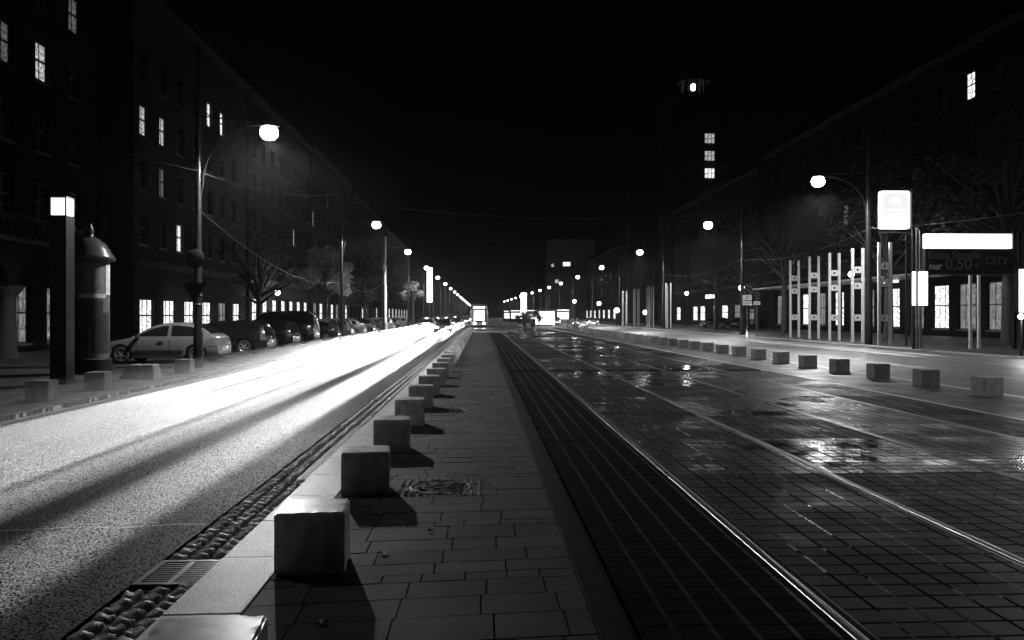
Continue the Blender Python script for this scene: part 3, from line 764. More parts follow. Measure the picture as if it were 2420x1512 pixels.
for i in range(6):
    y = -12+i*4.3; b.box(.05,.3,y,y+.4,4.8,5.75)
    for k in range(8):
        ya = y+.45+k*.48
        b.tube([(.17,ya,4.85),(.17,ya+.44,5.6)], .03, 4); b.tube([(.17,ya+.44,4.85),(.17,ya,5.6)], .03, 4)
b.box(.04,.31,-12.4,11.4,5.62,5.74); b.build('balustrade', 'stone', e)

# wall lantern
p = at(637, 691, 77)
e = empty('wall_lantern', (-20.4, 77, p.z)); tag(e, 'bright round lantern on the facade above the shops', 'lantern')
b = MB(); b.tube([(-.81,0,.1),(-.3,0,.35),(0,0,.3)], .025, 6); b.build('bracket', 'pole', e)
b = MB(); b.lathe([(0,-.28),(.2,-.2),(.28,0),(.2,.2),(0,.28)], n=16); b.build('globe', 'globe_glow', e)
lamp_light('lantern_light', (-19.8, 77, p.z), 500, .2)

gQ = 'houses along the right side of the street'
rs = lambda x: atX(x, 745, 38).y
facade('apartment_building', 'right house with tall lit arcade windows behind the parking sign', 38, 46, 101, 23, -1, [8.5, 12.2, 15.9, 19.6], 3.4, 1.2, 2.1, 'brick',
       {(59.4,19.6):'win_bright', (80, 12.2):'win_dim', (92,8.5):'win_dim'},
       [(49.5,2.2,.6,4.2,'shop_dim'),(54.8,2.2,.6,4.2,'shop_dim'),(58.3,2.2,.6,4.2,None),(61.7,2.2,.6,4.2,'shop_lit'),(65.2,2.2,.6,4.2,None),(69,2.2,.6,4.2,'shop_lit'),(73.5,2.2,.6,4.2,None),(79.7,2.2,.6,4.2,'shop_lit'),(84,2.2,.6,4.2,'shop_dim'),(88,2.2,.6,4.2,'shop_lit'),(95.8,2.2,.6,4.2,'shop_dim')], cornice=6.2, group=gQ)
facade('apartment_building', 'right house with two bright shop windows under a small lit sign', 38, 103, 150, 22, -1, [8.5, 12.2, 15.9], 4, 1.3, 2.1, 'plaster',
       {}, [(106,3.2,.8,3.3,None),(112,3.2,.8,3.3,'shop_dim'),(118,3.2,.8,3.3,'shop_lit'),(122.5,3.2,.8,3.3,'shop_lit'),(130,3.2,.8,3.3,'shop_lit'),(134.5,3.2,.8,3.3,'shop_lit'),(146,3.2,.8,3.3,'shop_lit')], cornice=6.2, group=gQ)
facade('apartment_building', 'far right house near the end of the street', 36, 200, 300, 20, -1, [8.5, 12.2], 8, 2, 2.1, 'plaster2', {(230,8.5):'win_dim'}, [(206+9*i,4,.8,3.3,'shop_lit') for i in range(10)], cornice=6.2, group=gQ)
# canopy on the right house
e = empty('shop_canopy', (36.2, 78, 4.9)); tag(e, 'long flat canopy over the shops of the right house', 'canopy')
b = MB(); b.box(-1.9,1.75,-18,18,0,.18); b.build('roof_panel', 'pole_pale', e)
for i in range(7):
    b = MB(); b.tube([(-1.6,-17.5+i*5.8,-4.9),(-1.6,-17.5+i*5.8,0)], .07, 8); b.build('support', 'pole', e)
# small lit signs
def text(name, s, size, loc, rot, m, parent=None, ext=.01, align='CENTER'):
    c = bpy.data.curves.new(name, 'FONT'); c.body = s; c.size = size; c.extrude = ext; c.align_x = align; c.align_y = 'CENTER'; c.offset = .008 if size > .3 else .002; c.resolution_u = 4
    t_ = bpy.data.objects.new(name, c); me = bpy.data.meshes.new_from_object(t_); bpy.data.objects.remove(t_); me.materials.clear(); me.materials.append(M[m] if isinstance(m, str) else m)
    o = bpy.data.objects.new(name, me); COL.objects.link(o); o.location = loc; o.rotation_euler = rot
    if parent: o.parent = parent
    return o
q = atX(1682, 700, 37.8)
e = empty('shop_sign', (37.7, 124.5, q.z)); tag(e, 'small lit lettering above the two bright right shop windows', 'shop sign')
b = MB(); b.box(0,.12,-2.6,2.6,-.45,.45); b.build('backing', 'board', e)
b = MB()
for i, (a, c) in enumerate([(-2.4,-1.75),(-1.65,-1.1),(-1,-.45),(-.35,.2),(.3,.8)] + [(1.2,1.75),(1.85,2.4)]):
    b.box(-.06,-.005,-c,-a,-.3,.3) if i not in (2,5) else b.box(-.06,-.005,-c,-a,-.3,.12)
b.build('lettering', E('letter_glow', 2.5), e)
q = at(2138, 662, 68)
e = empty('shop_sign', (37.5, 69, q.z)); tag(e, 'short glowing sign over the lit right arcade window', 'shop sign')
b = MB(); b.box(0,.15,-1.6,1.6,-.22,.22); b.build('light_box', 'strip_glow', e)

# towers far right
def tower(name, lab, cx, cy, w, h, wins, lantern=True):
    e = empty(name, (cx, cy, 0)); tag(e, lab, 'tower')
    b = MB(); b.box(-w/2,w/2,-w/2,w/2,0,h)
    for k in range(5): x = -w/2+w*k/4; b.box(x-.35,x+.35,-w/2-.4,-w/2-.003,0,h-.5)
    b.box(-w/2-.7,w/2+.7,-w/2-.7,w/2+.7,h+.003,h+1); b.build('wall', 'plaster', e)
    for (x, z, ww, hh, mn) in wins:
        f = MB(); t = .12; y = -w/2-.42
        f.box(-ww/2,ww/2,y,y+.1,-hh/2,-hh/2+t); f.box(-ww/2,ww/2,y,y+.1,hh/2-t,hh/2)
        for k in range(4): xx = -ww/2+ww*k/3; f.box(xx-.06,xx+.06,y+.01,y+.09,-hh/2+t,hh/2-t)
        f.box(-ww/2+.06,ww/2-.06,y+.02,y+.08,-.06,.06)
        fo = f.build('window', 'frame', e, (x,0,z))
        p_ = MB(); p_.box(-ww/2+.03,ww/2-.03,y+.11,y+.15,-hh/2+.03,hh/2-.03); p_.build('pane', mn, fo)
    if lantern:
        b = MB(); r = w*.22
        for k in range(8): a = 2*PI*k/8; b.tube([(r*math.cos(a),r*math.sin(a),h+1),(r*math.cos(a),r*math.sin(a),h+5)], .3, 8)
        b.lathe([(r+.6,h+5),(r+.6,h+5.6),(r*.8,h+7.5),(.3,h+9),(0,h+12)], n=16); b.build('lantern_top', 'stone', e)
        b = MB(); b.lathe([(0,h+3.4),(.5,h+3.7),(.5,h+4.7),(0,h+5)], n=10); b.build('beacon', E('beacon_glow', 6), e)
    return e
q = at(1675, 410, 150)
def tz(y, Y): return at(1675, y, Y).z
tower('tower', 'dark tower with three lit windows one above the other and a lit crown', q.x-1.5, 156, 12, tz(235,150), [(1.5, tz(410,150), 2.0, 2.1, 'win_bright'), (1.5, tz(369,150), 2.0, 2.1, 'win_mid'), (1.5, tz(328,150), 2.0, 2.1, 'win_mid')])
q = at(1517, 400, 170); tower('tower', 'slender dark ribbed tower left of the tower with lit windows', q.x, 173, 4.6, at(1517,350,170).z, [], False)
q = at(1350, 600, 260)
e = empty('office_block', (q.x, 262, 0)); tag(e, 'distant flat-roofed block with two lit windows above the right road', 'building')
b = MB(); b.box(-8,8,0,12,0,28); 
for k in range(5): b.box(-8+k*4-.2,-8+k*4+.2,-.3,-.003,0,28)
b.build('wall', 'plaster2', e)
for (x, y, w, h_, mn) in ((1340,623,2.6,1.4,'win_bright'),(1307,626,.9,1,'win_mid'),(1318,664,1.6,1.2,'win_mid')):
    g = at(x, y, 260); b = MB(); b.box(-w/2-.1,w/2+.1,-.1,-.003,-h_/2-.1,h_/2+.1); f = b.build('window', 'frame', e, (g.x-q.x,0,g.z)); b = MB(); b.box(-w/2,w/2,-.14,-.102,-h_/2,h_/2); b.build('pane', mn, f)

# ---------------------------------------------------------------- glowing pillar, advertising column
p = at(147, 903, 19.4)
e = empty('light_pillar', (p.x, 19.4, 0)); tag(e, 'square black pillar with a glowing white glass cube on top', 'light pillar')
b = MB(); b.box(-.2,.2,-.2,.2,0,4.17); b.box(-.23,.23,-.23,.23,0.001,.12); bevel(b.build('pillar', 'pole', e), .01)
b = MB(); b.box(-.19,.19,-.19,.19,4.18,4.60); bevel(b.build('glass_cube', 'pillar_glow', e), .01)
b = MB()
for x in (-.2,.17):
    for y in (-.2,.17): b.box(x,x+.03,y,y+.03,4.172,4.6)
b.box(-.2,.2,-.2,.2,4.603,4.64); b.build('lamp_frame', 'steel', e)
p = at(214, 879, 22.8)
e = empty('advertising_column', (p.x, 22.8, 0)); tag(e, 'round advertising column with pasted posters and a dark domed cap', 'advertising column')
b = MB(); b.lathe([(.5,.46),(.5,3.28)], n=40); b.build('column', mat('pasted_paper', .09, .6, .4, 2, fine=.2, fscale=30), e)
b = MB(); b.lathe([(.56,0),(.56,.42),(.5,.46)], n=40, smooth=False); b.build('plinth', 'board', e)
b = MB(); b.lathe([(.52,3.27),(.64,3.3),(.66,3.38),(.6,3.46),(.52,3.62),(.4,3.8),(.22,3.94),(.08,4.0),(.07,4.12),(.1,4.18),(.04,4.3),(0,4.42)], n=40); b.build('dome', 'copper', e)
def arc_panel(a0, a1, z0, z1, r=.507):
    b = MB(); n = 12; vs = []; fs = []
    for k in range(n+1):
        a = a0+(a1-a0)*k/n; vs += [(r*math.cos(a),r*math.sin(a),z0),(r*math.cos(a),r*math.sin(a),z1)]
    for k in range(n): fs.append((2*k,2*k+2,2*k+3,2*k+1))
    b.add(vs, fs, True); return b
pd_ = mat('poster_dark', .03, .4, .9, 5); pl_ = mat('poster_pale', .5, .5, .6, 6); pm_ = mat('poster_mid', .14, .5, .9, 7)
for (a0, a1, z0, z1, m_) in ((-100,-20,2.35,3.2,pm_),(-175,-105,2.3,3.2,pm_),(-100,-15,2.2,2.33,pl_),(-95,-25,1.35,2.12,pd_),(-178,-100,1.0,2.15,pd_),(-62,5,.62,1.78,pd_),(-125,-70,.5,1.3,pd_),(-12,30,2.3,3.2,pl_)):
    o = arc_panel(rad(a0), rad(a1), z0, z1).build('poster', m_, e)
    
# ---------------------------------------------------------------- right masts, glowing sign, parking sign
def ladder(lab_i=0):
    e = empty('steel_frame'); w = .31
    for s in (-1,1):
        b = MB()
        if s < 0: b.box(-w-.07,-w+.07,-.09,.09,0,5.9)
        else: b.box(w-.07,w+.07,-.09,.09,0,5.9)
        b.build('upright', 'pole_pale', e)
    for z in (4.55, 3.55, 1.55):
        b = MB(); n = 16; W = w-.072; hh = .2; vs = []; fs = []
        for k in range(n):
            a = 2*PI*(k+.5)/n; c, s_ = math.cos(a), math.sin(a); q = 1/max(abs(c),abs(s_)); vs += [(.07*c,-.03,z+.07*s_),(W*c*q*1.0,-.03,z+hh*s_*q),(.07*c,.03,z+.07*s_),(W*c*q,.03,z+hh*s_*q)]
        for k in range(n):
            a = 4*k; c = 4*((k+1)%n); fs += [(a,a+1,c+1,c),(a+2,c+2,c+3,a+3),(a,c,c+2,a+2),(a+1,a+3,c+3,c+1)]
        b.add(vs, fs); b.build('plate', 'pole_pale', e)
    return e
pr = ladder(); gF = 'pale steel frames beyond the right road'
for i, (x, y) in enumerate([(1877,57.5),(1923,53.5),(1971,50.5),(2026,46.8),(2090,43.0)]):
    o = pr if i == 0 else copy_tree(pr)
    q = at(x, 745, y); o.location = (q.x, y, 0); o.rotation_euler = (0,0,rad(-8))
    tag(o, ['leftmost of the five tall pale steel frames left of the thick lamp post','second pale steel frame from the left in the near group','middle one of the five near pale steel frames','fourth pale steel frame, with the bright plaza lamp beside it','pale steel frame right of the thick lamp post under the glowing sign'][i], 'steel frame', gF)
for i in range(8):
    o = copy_tree(pr); x = 24.2 + (i % 2)*.8; y = 98+i*5.0
    for ch in list(o.children):
        if ch.name.startswith('plate'): bpy.data.objects.remove(ch)
    o.location = (x, y, 0); o.rotation_euler = (0,0,rad(-8))
    tag(o, ordn(i)+' steel frame from the right in the distant group left of the second plaza lamp', 'steel frame', gF)
# tall glowing sign between two posts
q0 = at(2112, 497, 41.5)
e = empty('tall_sign', (q0.x, 41.5, 0)); tag(e, 'tall glowing white sign box with rounded top high on its own posts', 'lit sign')
sw = (2149-2076)*41.5/1800/2; z0 = at(2112,541,41.5).z; z1 = at(2112,452,41.5).z
def rbox(w, z0, z1, y0, y1, r, bulge=0):
    pts = []
    for cx, cz, a0 in ((w-r, z1-r, 0), (-w+r, z1-r, 90), (-w+r, z0+r, 180), (w-r, z0+r, 270)):
        for k in range(6): a = rad(a0+k*18); pts.append((cx+r*math.cos(a), cz+r*math.sin(a)))
    pts = [(x, z+(bulge*(1-(x/w)**2) if z > (z0+z1)/2 else -bulge*.4*(1-(x/w)**2))) for x, z in pts]
    b = MB(); n = len(pts); b.add([(x,y0,z) for x,z in pts]+[(x,y1,z) for x,z in pts], [tuple(range(n))[::-1], tuple(range(n,2*n))]+[(i,(i+1)%n,(i+1)%n+n,i+n) for i in range(n)]); return b
rbox(sw, z0, z1, -.12, .12, .12, .05).build('light_box', 'sign_glow', e)
fr = MB(); 
rbox(sw-.12, z0+.85, z1-.1, -.128, -.124, .06, .03).build('pale_field', E('field_glow', .86), e)
b = MB()
b.lathe([(0,-.134),(.3,-.134),(.3,-.130),(0,-.130)], (.02,0,z0+1.52), 24, 'y'); b.v = [(v[0]*1.15, v[1], z0+1.55+(v[2]-z0-1.52)*.7) for v in b.v]; b.box(-.5,.5,-.134,-.130,z0+1.06,z0+1.09); b.box(-.5,.5,-.134,-.130,z0+.98,z0+1.0)
b.build('emblem', E('emblem_glow', 1.1), e)
b = MB(); xr = sw+.16
b.tube([(xr,0,0),(xr,0,z1+.05)], .045, 8); b.tube([(-sw-.02,0,z0-.2),(xr,0,z0-.2)], .03, 6); b.build('post', 'steel', e)
b = MB(); b.tube([(xr-.25,.1,0),(xr-.25,.1,z0-.3)], .06, 8); b.build('post', 'pole', e)
# parking sign
Yp = 37.5
q0 = at(2285, 745, Yp); S = Yp/1800*1.0
e = empty('parking_sign', (q0.x, Yp, 0)); tag(e, 'wide parking sign with glowing strip above a dark price board', 'parking sign')
def lx(x): return at(x, 745, Yp).x - q0.x
def lz(y): return at(2285, y, Yp).z
b = MB(); b.box(lx(2184),lx(2386),-.15,.15,lz(587),lz(553)); b.build('light_strip', 'strip_glow', e)
b = MB(); b.box(lx(2182),lx(2388),-.14,.14,lz(647),lz(589)); bd = b.build('price_board', 'board', e)
b = MB(); b.box(lx(2180),lx(2390),-.16,.16,lz(650),lz(648)); b.box(lx(2317)-.012,lx(2317)+.012,-.15,-.142,lz(646),lz(590)); b.build('board_edge', 'steel', e)
def fit(o, w):
    xs_ = [v.co.x for v in o.data.vertices]; k = w / max(max(xs_)-min(xs_), .01); o.scale = (k, k, 1)
t1 = text('lettering', 'Erste Stunde', .5, ((lx(2187)+lx(2311))/2, -.155, lz(604)), (PI/2,0,0), 'grey_text', bd); fit(t1, lx(2311)-lx(2189))
t2 = text('lettering', 'nur', .42, ((lx(2190)+lx(2221))/2, -.155, lz(630)), (PI/2,0,0), 'white_text', bd); fit(t2, lx(2221)-lx(2191))
t3 = text('lettering', '0,50', .7, ((lx(2228)+lx(2292))/2, -.155, lz(625)), (PI/2,0,0), 'grey_text', bd); fit(t3, lx(2291)-lx(2229))
t5 = text('lettering', '\u20ac', .42, ((lx(2300)+lx(2311))/2, -.155, lz(629)), (PI/2,0,0), 'grey_text', bd); fit(t5, lx(2311)-lx(2300))
t4 = text('lettering', 'CITY', .5, ((lx(2323)+lx(2378))/2, -.155, lz(617)), (PI/2,0,0), 'grey_text', bd); fit(t4, lx(2377)-lx(2323))
for (xa, r) in ((2158,.05),(2166,.04),(2174,.04),(2396,.08),(2408,.06),(2418,.05)):
    b = MB(); b.box(lx(xa)-r,lx(xa)+r,-.06,.06,0,lz(545)); b.build('post', 'pole' if r > .045 else 'steel', e)
for (xa, xb, ya, yb) in ((2152,2159,642,722),(2167,2187,642,722),(2404,2419,636,738)):
    b = MB(); b.box(lx(xa),lx(xb),-.2,-.062,lz(yb),lz(ya)); bevel(b.build('light_tube', 'post_glow', e), .03)
b = MB(); b.box(lx(2300)-.06,lx(2300)+.06,.2,.32,0,lz(650)); b.box(lx(2320)-.06,lx(2320)+.06,.2,.32,0,lz(650)); b.build('post', 'pole_pale', e)
# plaza lamps and small lamps
gP = 'globe lamps on the right plaza'
def globe_lamp(loc, z, r, lab, pw):
    e = empty('globe_lamp', loc); tag(e, lab, 'lamp', gP)
    b = MB(); b.tube([(0,0,0),(0,0,z-r*.9)], [.07,.045], 8); b.build('pole', 'pole', e)
    b = MB(); b.lathe([(0,z-r)]+[(r*math.sin(PI*k/8), z-r*math.cos(PI*k/8)) for k in range(1,8)]+[(0,z+r)], n=16); b.build('globe', 'globe_glow', e)
    lamp_light('globe_light', (loc[0], loc[1]-.35, z), pw, .2)
for (x, y, Y, r, lab, pw) in ((1752,680,80,.3,'globe lamp beside the two hanging parking notices',500),(1622,693,110,.28,'globe lamp between the distant steel frames and the bright shops',300),(2011,648,55,.22,'globe lamp shining through the near steel frames',350),
                       (2412,748,31,.12,'low lamp at the right picture edge',150),(1415,717,150,.4,'distant globe lamp left of the far steel frames',250),(1357,712,170,.4,'small distant globe lamp above the tram shelter roof',150),(1524,738,118,.35,'lantern glowing among the distant steel frames',120),(1457,733,118,.4,'lantern glowing at the left end of the distant steel frames',120)):
    q = at(x, y, Y); globe_lamp((q.x, Y, 0), q.z, r, lab, pw)
# hanging notices
gN = 'parking notices behind the right road'
q = at(1765, 700, 58)
e = empty('parking_notice', (q.x, 58, 0)); tag(e, 'round no-stopping sign above two pale text plates', 'traffic sign', gN)
b = MB(); b.tube([(0,.05,0),(0,.05,at(1765,672,58).z)], .04, 8); b.build('post', 'steel', e)
b = MB(); zz = at(1771,686,58).z; b.lathe([(0,-.01),(.36,-.01),(.36,.01),(0,.01)], (.1,0,zz), 28, 'y'); b.build('sign_disc', 'board', e)
b = MB(); b.lathe([(.31,-.02),(.37,-.02),(.37,-.012),(.31,-.012)], (.1,0,zz), 28, 'y')
b.box(-.33,.33,-.02,-.012,-.03,.03, Matrix.Translation((.1,0,zz)) @ Matrix.Rotation(rad(45),4,'Y')); b.build('sign_ring', 'grey_text', e)
for i, (ya, yb) in enumerate(((697,709),(711,721))):
    b = MB(); za, zb = at(1765,yb,58).z, at(1765,ya,58).z; b.box(-.36,.36,-.02,.0,za,zb); pl = b.build('plate', 'sign_plate', e)
    t = text('lettering', 'LINKS\nPARKEN' if i == 0 else 'LADEZONE', .13, (0,-.03,(za+zb)/2), (PI/2,0,0), 'board', pl, .003); fit(t, .6)
    if i == 0: t.scale = (t.scale[0]*.62,)*2+(1,)
q = at(1788, 700, 58)
e = empty('parking_notice', (q.x, 58, 0)); tag(e, 'dark taxi notice with a ring sign and a pale plate, right one of the pair', 'traffic sign', gN)
b = MB(); b.tube([(0,.05,0),(0,.05,at(1788,690,58).z)], .04, 8); b.build('post', 'steel', e)
za, zb = at(1788,709,58).z, at(1788,688,58).z; b = MB(); b.box(-.25,.25,-.02,0,za,zb); pb = b.build('plate', 'board', e)
b = MB(); b.lathe([(.14,-.03),(.17,-.03),(.17,-.022),(.14,-.022)], (0,0,zb-.24), 24, 'y'); b.build('ring', 'grey_text', pb)
t = text('lettering', 'TAXI', .16, (0,-.03,za+.12), (PI/2,0,0), 'grey_text', pb, .003); fit(t, .36)
za, zb = at(1788,720,58).z, at(1788,712,58).z; b = MB(); b.box(-.26,.26,-.02,0,za,zb); pb = b.build('plate', 'sign_plate', e)
t = text('lettering', '22-06', .16, (0,-.03,(za+zb)/2), (PI/2,0,0), 'board', pb, .003); fit(t, .38)

# tall bright vertical signs down the street, shelter, bushes, fence
def shaft(x, ya, yb, Y, w, lab):
    q = at(x, 745, Y); e = empty('pylon_sign', (q.x, Y, 0)); tag(e, lab, 'pylon sign', 'bright upright pylon signs')
    za, zb = at(x, yb, Y).z, at(x, ya, Y).z
    b = MB(); b.box(-.12,.12,-.12,.12,0,za-.01); b.build('post', 'pole', e)
    b = MB(); b.box(-w/2,w/2,-.2,.2,za,zb); b.build('light_box', 'shaft_glow', e)
shaft(1015, 632, 714, 108, .75, 'tall white pylon sign glowing beyond the left road')
shaft(1237, 692, 745, 150, 1.1, 'tall white pylon sign glowing right of the tram')
q = at(1288, 745, 120)
e = empty('tram_shelter', (q.x, 120, 0)); tag(e, 'brightly lit tram stop shelter right of the tram', 'shelter')
b = MB(); b.box(-1.7,1.7,-.9,.9,2.45,2.55); b.build('roof', 'pole_pale', e)
b = MB(); b.box(-1.5,.1,.3,.34,.25,2.3); b.box(.16,1.5,.3,.34,.25,2.3); b.build('light_panel', E('shelter_glow', 2.6), e)
b = MB()
for x in (-1.55,.13,1.55): b.tube([(x,.4,0),(x,.4,2.45)], .05, 6)
b.build('posts', 'steel', e)
def leafy(name, base, h, r, n, lab, group, leaf, trunk=True, squash=1, clumps=18, cat='tree', lm='leaf'):
    rg = random.Random(int(base[0]*13+base[1]*7)); e = empty(name, base); tag(e, lab, cat, group)
    zc = h - r*squash
    b = MB()
    if trunk:
        b.tube([(0,0,0),(.03,.02,zc*.5),(-.02,.04,zc),(0,0,h-.4*r)], [r*.075+.05, r*.06+.03, r*.045+.02, .02], 8)
    ends = []
    for k in range(clumps):
        a = rg.uniform(0,2*PI); el = rg.uniform(-.5,1.25); rr = r*rg.uniform(.55,1.0)
        p = Vector((math.cos(a)*math.cos(el)*rr, math.sin(a)*math.cos(el)*rr, zc+math.sin(el)*rr*squash)); ends.append(p)
        if trunk or True:
            s0 = Vector((0,0,max(.05, zc - r*squash*rg.uniform(.1,.8)))) if trunk else Vector((0,0,0)); mid = s0.lerp(p, .5)+Vector((0,0,rg.uniform(0,.3)))
            b.tube([s0, mid, p], [.035*r+.012, .02*r+.008, .006], 5)
            for _ in range(4):
                q_ = p + Vector((rg.uniform(-1,1),rg.uniform(-1,1),rg.uniform(-.6,1)))*r*.33; b.tube([mid.lerp(p,rg.uniform(.2,.9)), q_], [.008*r+.004,.004], 4)
    b.build('trunk', 'bark', e)
    b = MB(); per = n//clumps if n else 0
    for p in ends:
        cr = r*rg.uniform(.22,.42)
        for _ in range(per):
            d = Vector((rg.gauss(0,1),rg.gauss(0,1),rg.gauss(0,1))).normalized()*cr*rg.random()**.4; d.z *= .8; c = p+d
            u = Vector((rg.uniform(-1,1),rg.uniform(-1,1),rg.uniform(-1,1))).normalized(); v = u.orthogonal().normalized(); s = leaf*rg.uniform(.6,1.3)
            b.add([c-u*s, c+v*s*.6, c+u*s, c-v*s*.6], [(0,1,2,3)])
    if n: b.build('crown', lm, e)
    return e
leafy('shrub', (at(1240,745,104).x, 104, 0), 2.1, 1.1, 1500, 'round dark shrub left of the lit tram shelter', 'shrubs by the tram shelter', .09, False, .9, 12, 'shrub')
leafy('shrub', (at(1258,745,106).x, 106, 0), 2.6, 1.3, 1500, 'taller dark shrub against the lit tram shelter', 'shrubs by the tram shelter', .09, False, .9, 12, 'shrub')
gT = 'street trees along the left pavement'
leafy('street_tree', (at(612,745,50).x, 50, 0), 7.4, 2.8, 0, 'bare tree with thin branches in front of the wall lantern', gT, .08, clumps=46)
leafy('street_tree', (at(768,745,69).x, 69, 0), 7.8, 2.5, 6000, 'leafy young tree brightly lit behind the parked cars', gT, .1, squash=1.15, clumps=26, lm='leaf_lit')
leafy('street_tree', (at(862,745,84).x, 84, 0), 6.4, 2.4, 1400, 'thin dim tree right of the brightly lit leafy tree', gT, .1, clumps=30)
leafy('street_tree', (at(975,745,100).x, 100, 0), 6.0, 1.6, 900, 'small far tree hung near the tall left pylon sign', gT, .1, clumps=14)
gU = 'trees on the right plaza'
leafy('plaza_tree', (30.5, 43, 0), 13.5, 4.6, 7000, 'large leafy tree above the parking sign at the right edge', gU, .15, squash=1.1, clumps=40)
leafy('plaza_tree', (30.5, 56, 0), 14, 4.2, 2600, 'tall sparse tree behind the glowing tall sign', gU, .15, squash=1.3, clumps=34)
leafy('plaza_tree', (29, 72, 0), 12, 4.0, 0, 'bare tree between the near steel frames and the right house', gU, .15, clumps=40)
leafy('plaza_tree', (28, 90, 0), 11, 4.0, 0, 'bare tree left of the hanging parking notices', gU, .15, clumps=36)
# low railing posts near the right cubes' far end
q = at(1350, 770, 95)
e = empty('railing', (11, 86, 0)); tag(e, 'row of thin dark railing posts at the far end of the right cubes', 'railing')
b = MB()
for i in range(14): b.tube([(0,i*.9,0),(0,i*.9,1.1)], .03, 5)
b.tube([(0,0,1.1),(0,11.7,1.1)], .03, 5); b.build('rails', 'pole', e)

# ---------------------------------------------------------------- cars
def lerp_pts(P, x):
    for (a, za), (c, zc) in zip(P, P[1:]):
        if x <= c: return za + (zc-za)*((x-a)/(c-a) if c > a else 0)
    return P[-1][1]
CARS = {
 'hatch': dict(L=4.1, W=1.72, belt=.90, top=[(0,.50),(.06,.66),(.3,.76),(.7,.84),(1.1,.92),(1.45,1.12),(1.85,1.34),(2.2,1.42),(2.7,1.44),(3.2,1.39),(3.55,1.25),(3.85,1.03),(4.0,.92),(4.1,.62)], win=[(1.28,2.38),(2.5,3.5)], wheels=(.78,3.36), wr=.31),
 'wagon': dict(L=4.6, W=1.78, belt=.93, top=[(0,.50),(.06,.68),(.35,.79),(.8,.87),(1.25,.95),(1.6,1.15),(2.05,1.37),(2.4,1.45),(3.2,1.47),(4.0,1.43),(4.35,1.3),(4.5,1.0),(4.6,.62)], win=[(1.45,2.5),(2.6,3.5),(3.6,4.25)], wheels=(.88,3.62), wr=.32),
 'van': dict(L=4.75, W=1.9, belt=1.15, top=[(0,.55),(.06,.82),(.3,.95),(.7,1.08),(1.05,1.2),(1.4,1.5),(1.8,1.84),(2.2,1.93),(3.2,1.96),(4.4,1.92),(4.62,1.8),(4.7,1.2),(4.75,.65)], win=[(1.2,2.3),(2.42,3.4),(3.5,4.5)], wheels=(.95,3.85), wr=.34),
}
CARSRC = {}
